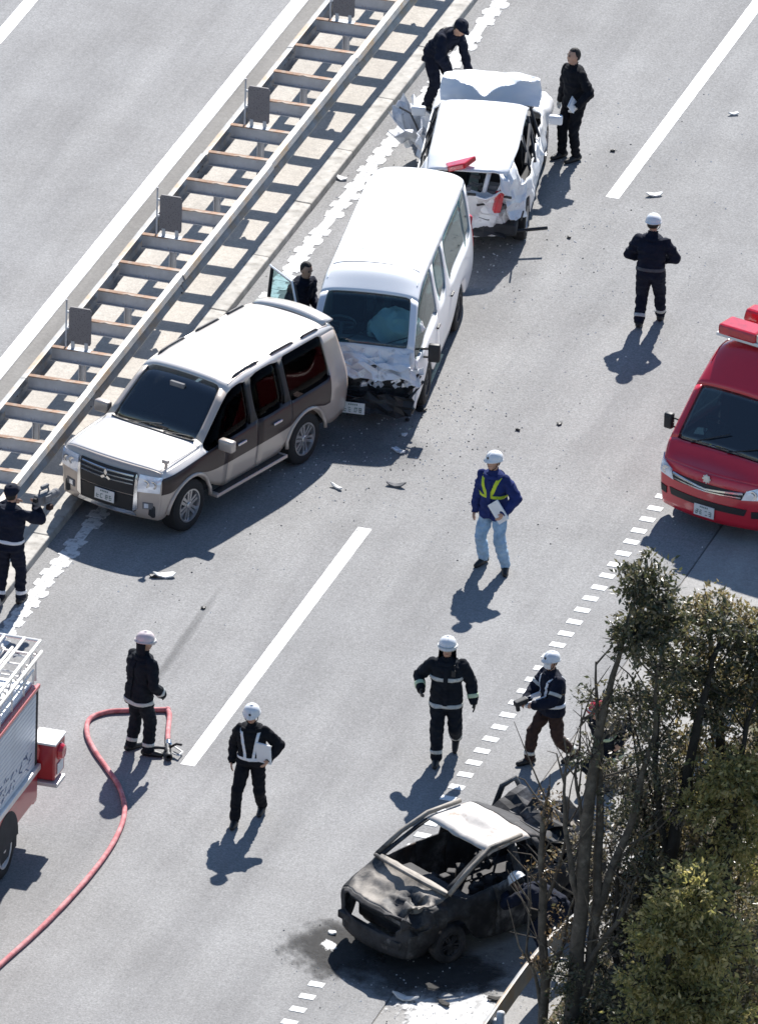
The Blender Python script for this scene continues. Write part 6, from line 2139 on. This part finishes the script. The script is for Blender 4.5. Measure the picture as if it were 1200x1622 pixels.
# ------------------------------------------------------------------ hose and branch pipe
hm_, hnt, hb = nmat('hose_red')
hn = tex(hnt, 'Noise', 9, 5)
hr = ramp(hnt, hn.outputs['Fac'], [(.35, (.42, .11, .12)), (.65, (.62, .27, .27))])
hnt.links.new(hr.outputs[0], hb.inputs['Base Color'])
hb.inputs['Roughness'].default_value = .8
MATS['hose_red'] = hm_
HP = [(-.62, -8.2), (-.47, -6.8), (-.30, -5.53), (-.20, -4.4), (-.16, -3.3), (-.20, -2.45), (-.33, -1.72), (-.62, -1.05), (-.98, -.52), (-1.28, -.10), (-1.54, .35), (-1.66, .80), (-1.52, 1.10), (-1.25, 1.26), (-.98, 1.38), (-.76, 1.47)]
HK = [(-.76, 1.47), (-.685, 1.32), (-.60, 1.02), (-.52, .74), (-.44, .50)]


def spline(pts, n=8):
    P = []
    pts = [Vector(p) for p in pts]
    for i in range(len(pts) - 1):
        p0, p1, p2, p3 = pts[max(i - 1, 0)], pts[i], pts[i + 1], pts[min(i + 2, len(pts) - 1)]
        for k in range(n):
            t = k / n
            P.append(.5 * ((2 * p1) + (p2 - p0) * t + (2 * p0 - 5 * p1 + 4 * p2 - p3) * t * t + (3 * p1 - p0 - 3 * p2 + p3) * t ** 3))
    P.append(pts[-1])
    return P


hz = lambda t: .036
P1 = spline([(x, y, .037) for x, y in HP])
P2 = spline([(x, y, .037) for x, y in HK])
he = tag(empty('fire_hose', (-.6, 0, 0)), 'pink-red fire hose lying in an S-curve with a sharp kink beside the firefighter', 'hose')
he.location = (0, 0, 0)
G().tube(P1, [.035 * (1 + .10 * noise.noise(p * 3)) for p in P1], 12).build('hose_run', 'hose_red', he, True)
G().tube(P2, .035, 12).build('hose_end', 'hose_red', he, True)
G().ell((-.76, 1.47, .04), (.045, .045, .04), 14, 8).build('kink', 'hose_red', he, True)
G().lathe([(.03, 0), (.045, .0), (.047, .06), (.04, .07), (.047, .08), (.047, .14), (.03, .15)], 16, Vector((.35, -.94, 0)).to_track_quat('Z', 'Y').to_matrix(), (-.44, .52, .05)).build('coupling', 'chrome', he, True)
nz = tag(empty('branch_pipe', (-.36, .24, 0), -1.2), 'black branch pipe nozzle on the road at the end of the hose', 'nozzle')
G().lathe([(.03, -.16), (.035, -.14), (.03, -.05), (.045, .0), (.045, .08), (.03, .10), (.05, .16), (.055, .24), (.04, .25), (.02, .2)], 16, Matrix.Rotation(pi / 2, 3, 'Y'), (0, 0, .06)).build('barrel', 'black_plastic', nz, True)
G().tube([(0, 0, .08), (-.02, .12, .14), (.05, .18, .16)], .018, 8).build('lever', 'black_plastic', nz, True)
G().tube([(-.05, 0, .06), (-.10, -.12, .05), (-.09, -.22, .045)], .024, 8).build('pistol_grip', 'dark_metal', nz, True)
G().tube([(.1, .06, .06), (.16, .14, .05), (.02, .20, .04), (-.12, .10, .05)], .012, 6).build('strap_loop', 'plate_white', nz, True)

# ------------------------------------------------------------------ residue, stains and fragments on the road


def blob(name, c, rx, ry, rz, m, seed, z=.004, rough=.35, th=0.003):
    rr = random.Random(seed)
    n = 72
    pts = []
    for k in range(n):
        t = 2 * pi * k / n
        q = 1 + rough * (noise.noise(Vector((cos(t) * 1.6 + seed, sin(t) * 1.6, 0))) + .55 * noise.noise(Vector((cos(t) * 5 + seed, sin(t) * 5, 2))) + .3 * noise.noise(Vector((cos(t) * 14 + seed, sin(t) * 14, 4))))
        x, y = rx * q * cos(t), ry * q * sin(t)
        pts.append((c[0] + x * cos(rz) - y * sin(rz), c[1] + x * sin(rz) + y * cos(rz)))
    return tag(G().prism(pts, 0, z).build(name, m), kind='structure')


def stain(name, c, rx, ry, rz, m, z):
    o = mk(name, [(-1, -1, 0), (1, -1, 0), (1, 1, 0), (-1, 1, 0)], [(0, 1, 2, 3)], m)
    o.location = (c[0], c[1], z)
    o.scale = (rx, ry, 1)
    o.rotation_euler = (0, 0, rz)
    return tag(o, kind='structure')


stain('extinguisher_residue', (5.55, -6.1), 1.05, 1.9, .0, 'ash_soft', .010)
stain('extinguisher_residue', (5.70, -.75), .62, 1.3, .1, 'ash_soft', .010)
stain('extinguisher_residue', (3.42, -4.50), .15, .26, .5, 'ash_soft', .016)
stain('scorch_stain', (3.62, -4.55), .95, 1.20, .5, 'soot_soft', .013)
stain('scorch_stain', (4.9, -4.75), 1.35, 1.15, .3, 'soot_soft', .014)
stain('scorch_stain', (5.0, -1.9), 1.30, 1.5, .3, 'soot_soft', .014)
stain('wet_patch', (-1.0, 10.6), 1.3, 1.0, .1, 'wet_soft', .006)
stain('wet_patch', (-1.3, 17.0), 1.2, .9, .1, 'wet_soft', .006)
for k, (x0, y0, x1, y1) in enumerate(((-1.2, 1.0, -1.3, 6.0),)):
    o = stain('tyre_mark', ((x0 + x1) / 2, (y0 + y1) / 2), .10, (y1 - y0) / 2, math.atan2(-(x1 - x0), y1 - y0), 'wet_soft', .007)


def shard(seed, sx, sy, th, curl=.3):
    rr = random.Random(seed)
    n = 8
    pts = [(sx * rr.uniform(.5, 1) * cos(2 * pi * k / n), sy * rr.uniform(.5, 1) * sin(2 * pi * k / n)) for k in range(n)]
    top = [(x, y, th + curl * abs(x) * abs(x) / sx + rr.uniform(0, .3) * th) for x, y in pts]
    bot = [(x, y, curl * abs(x) * abs(x) / sx) for x, y in pts]
    return G().add(top + bot + [(0, 0, th * 1.6), (0, 0, 0)], [(k, (k + 1) % n, 2 * n) for k in range(n)] + [(n + (k + 1) % n, n + k, 2 * n + 1) for k in range(n)] + [(k, n + k, n + (k + 1) % n, (k + 1) % n) for k in range(n)])


frags = [((-.40, 11.11), .055, .05, 'lamp_lens', 'round white lamp fragment in the minibus shadow'), ((-.31, 10.56), .17, .07, 'lamp_lens', 'long white plastic fragment at the edge of the minibus shadow'), ((-.02, 9.47), .16, .08, 'interior_grey', 'grey broken trim piece on the lane below the minibus'),
         ((-.42, 12.0), .12, .10, 'black_plastic', 'black bumper piece at the front wheel of the minibus'), ((-.75, 9.10), .15, .04, 'plate_white', 'thin pale strip on the road behind the off-road vehicle'), ((-2.11, 5.52), .18, .10, 'plate_white', 'folded white fragment on the road below the off-road vehicle'),
         ((-2.26, 5.45), .08, .05, 'black_plastic', 'black fragment touching the folded white one'), ((-1.31, 4.74), .06, .05, 'black_plastic', 'small black lump alone on the left lane'), ((-3.86, 19.22), .12, .07, 'plate_white', 'white fragment lying along the median kerb'),
         ((-.18, 18.42), .05, .04, 'black_plastic', 'small black lump below the standing person in black'), ((1.05, 11.84), .05, .03, 'black_plastic', 'tiny black chip in the middle of the right lane'), ((1.54, 12.25), .05, .07, 'black_plastic', 'dark chip above the person in the blue jacket'),
         ((.56, 20.30), .16, .07, 'plate_white', 'flat white scrap beside the end of the upper lane dash'), ((.82, 23.51), .10, .05, 'plate_white', 'pale scrap right of the upper lane dash'), ((-.47, 21.60), .06, .04, 'black_plastic', 'dark chip beside the shoes of the person in black'),
         ((4.83, -5.65), .20, .10, 'ash', 'pale charred scrap in the residue below the burnt car'), ((5.35, -5.62), .16, .06, 'soot_stain', 'charred black strip on the white residue'), ((5.95, -5.25), .18, .07, 'soot_stain', 'charred black curl near the guard rail'), ((-.5, 11.6), .05, .04, 'black_plastic', 'black crumb under the front corner of the minibus'),
         ((3.35, -4.15), .09, .07, 'ash', 'white clump by the front bumper of the burnt car')]
for i, ((x, y), a, b, m_, lab) in enumerate(frags):
    o = shard(i, a, b, .02, .35).build('fragment', m_)
    o.location = (x, y, .012 if x > 4.6 else .008 if x > 3 else 0.0035)
    o.rotation_euler = (0, 0, random.uniform(-.6, .6))
    tag(o, lab, 'debris', 'crash fragments on the road')
# crumbs of glass and plastic too small to count
V_, F_ = [], []
spots = [((-.2, 11.0), .9, 200), ((-.6, 17.6), 1.2, 220), ((-1.2, 9.4), .9, 120), ((-.3, 12.5), .5, 120), ((4.6, -4.6), .9, 90), ((5.5, -5.7), .6, 80), ((-2.2, 5.6), 1.0, 30), ((.4, 14), 2.6, 90), ((-3.3, 19.5), .5, 25), ((0, 21), 2.0, 110), ((3.7, -4.6), .5, 120), ((.6, 10), 1.6, 90), ((-5.1, 14), .4, 20)]
for (x, y), s_, n in spots:
    for _ in range(n):
        px_, py_ = x + RNG.normal() * s_, y + RNG.normal() * s_
        if px_ < -3.9: continue
        r = RNG.uniform(.006, .017)
        k = len(V_)
        z = .012 if px_ > 4.5 else .002
        for t in range(4): V_.append((px_ + r * cos(t * pi / 2 + r * 300), py_ + r * 1.3 * sin(t * pi / 2 + r * 300), z))
        V_.append((px_, py_, z + r * .9))
        F_ += [(k, k + 1, k + 4), (k + 1, k + 2, k + 4), (k + 2, k + 3, k + 4), (k + 3, k, k + 4)]
m, nt_, b_ = nmat('crumb')
ge = nt_.nodes.new('ShaderNodeNewGeometry')
r_ = ramp(nt_, ge.outputs['Random Per Island'], [(.0, (.03, .03, .03)), (.2, (.10, .10, .10)), (.3, (.5, .5, .5)), (1, (.75, .75, .75))])
nt_.links.new(r_.outputs[0], b_.inputs['Base Color'])
MATS['crumb'] = m
tag(mk('glass_crumbs', V_, F_, 'crumb'), 'scattered crumbs of glass and plastic around the wrecks', 'debris', kind='stuff')
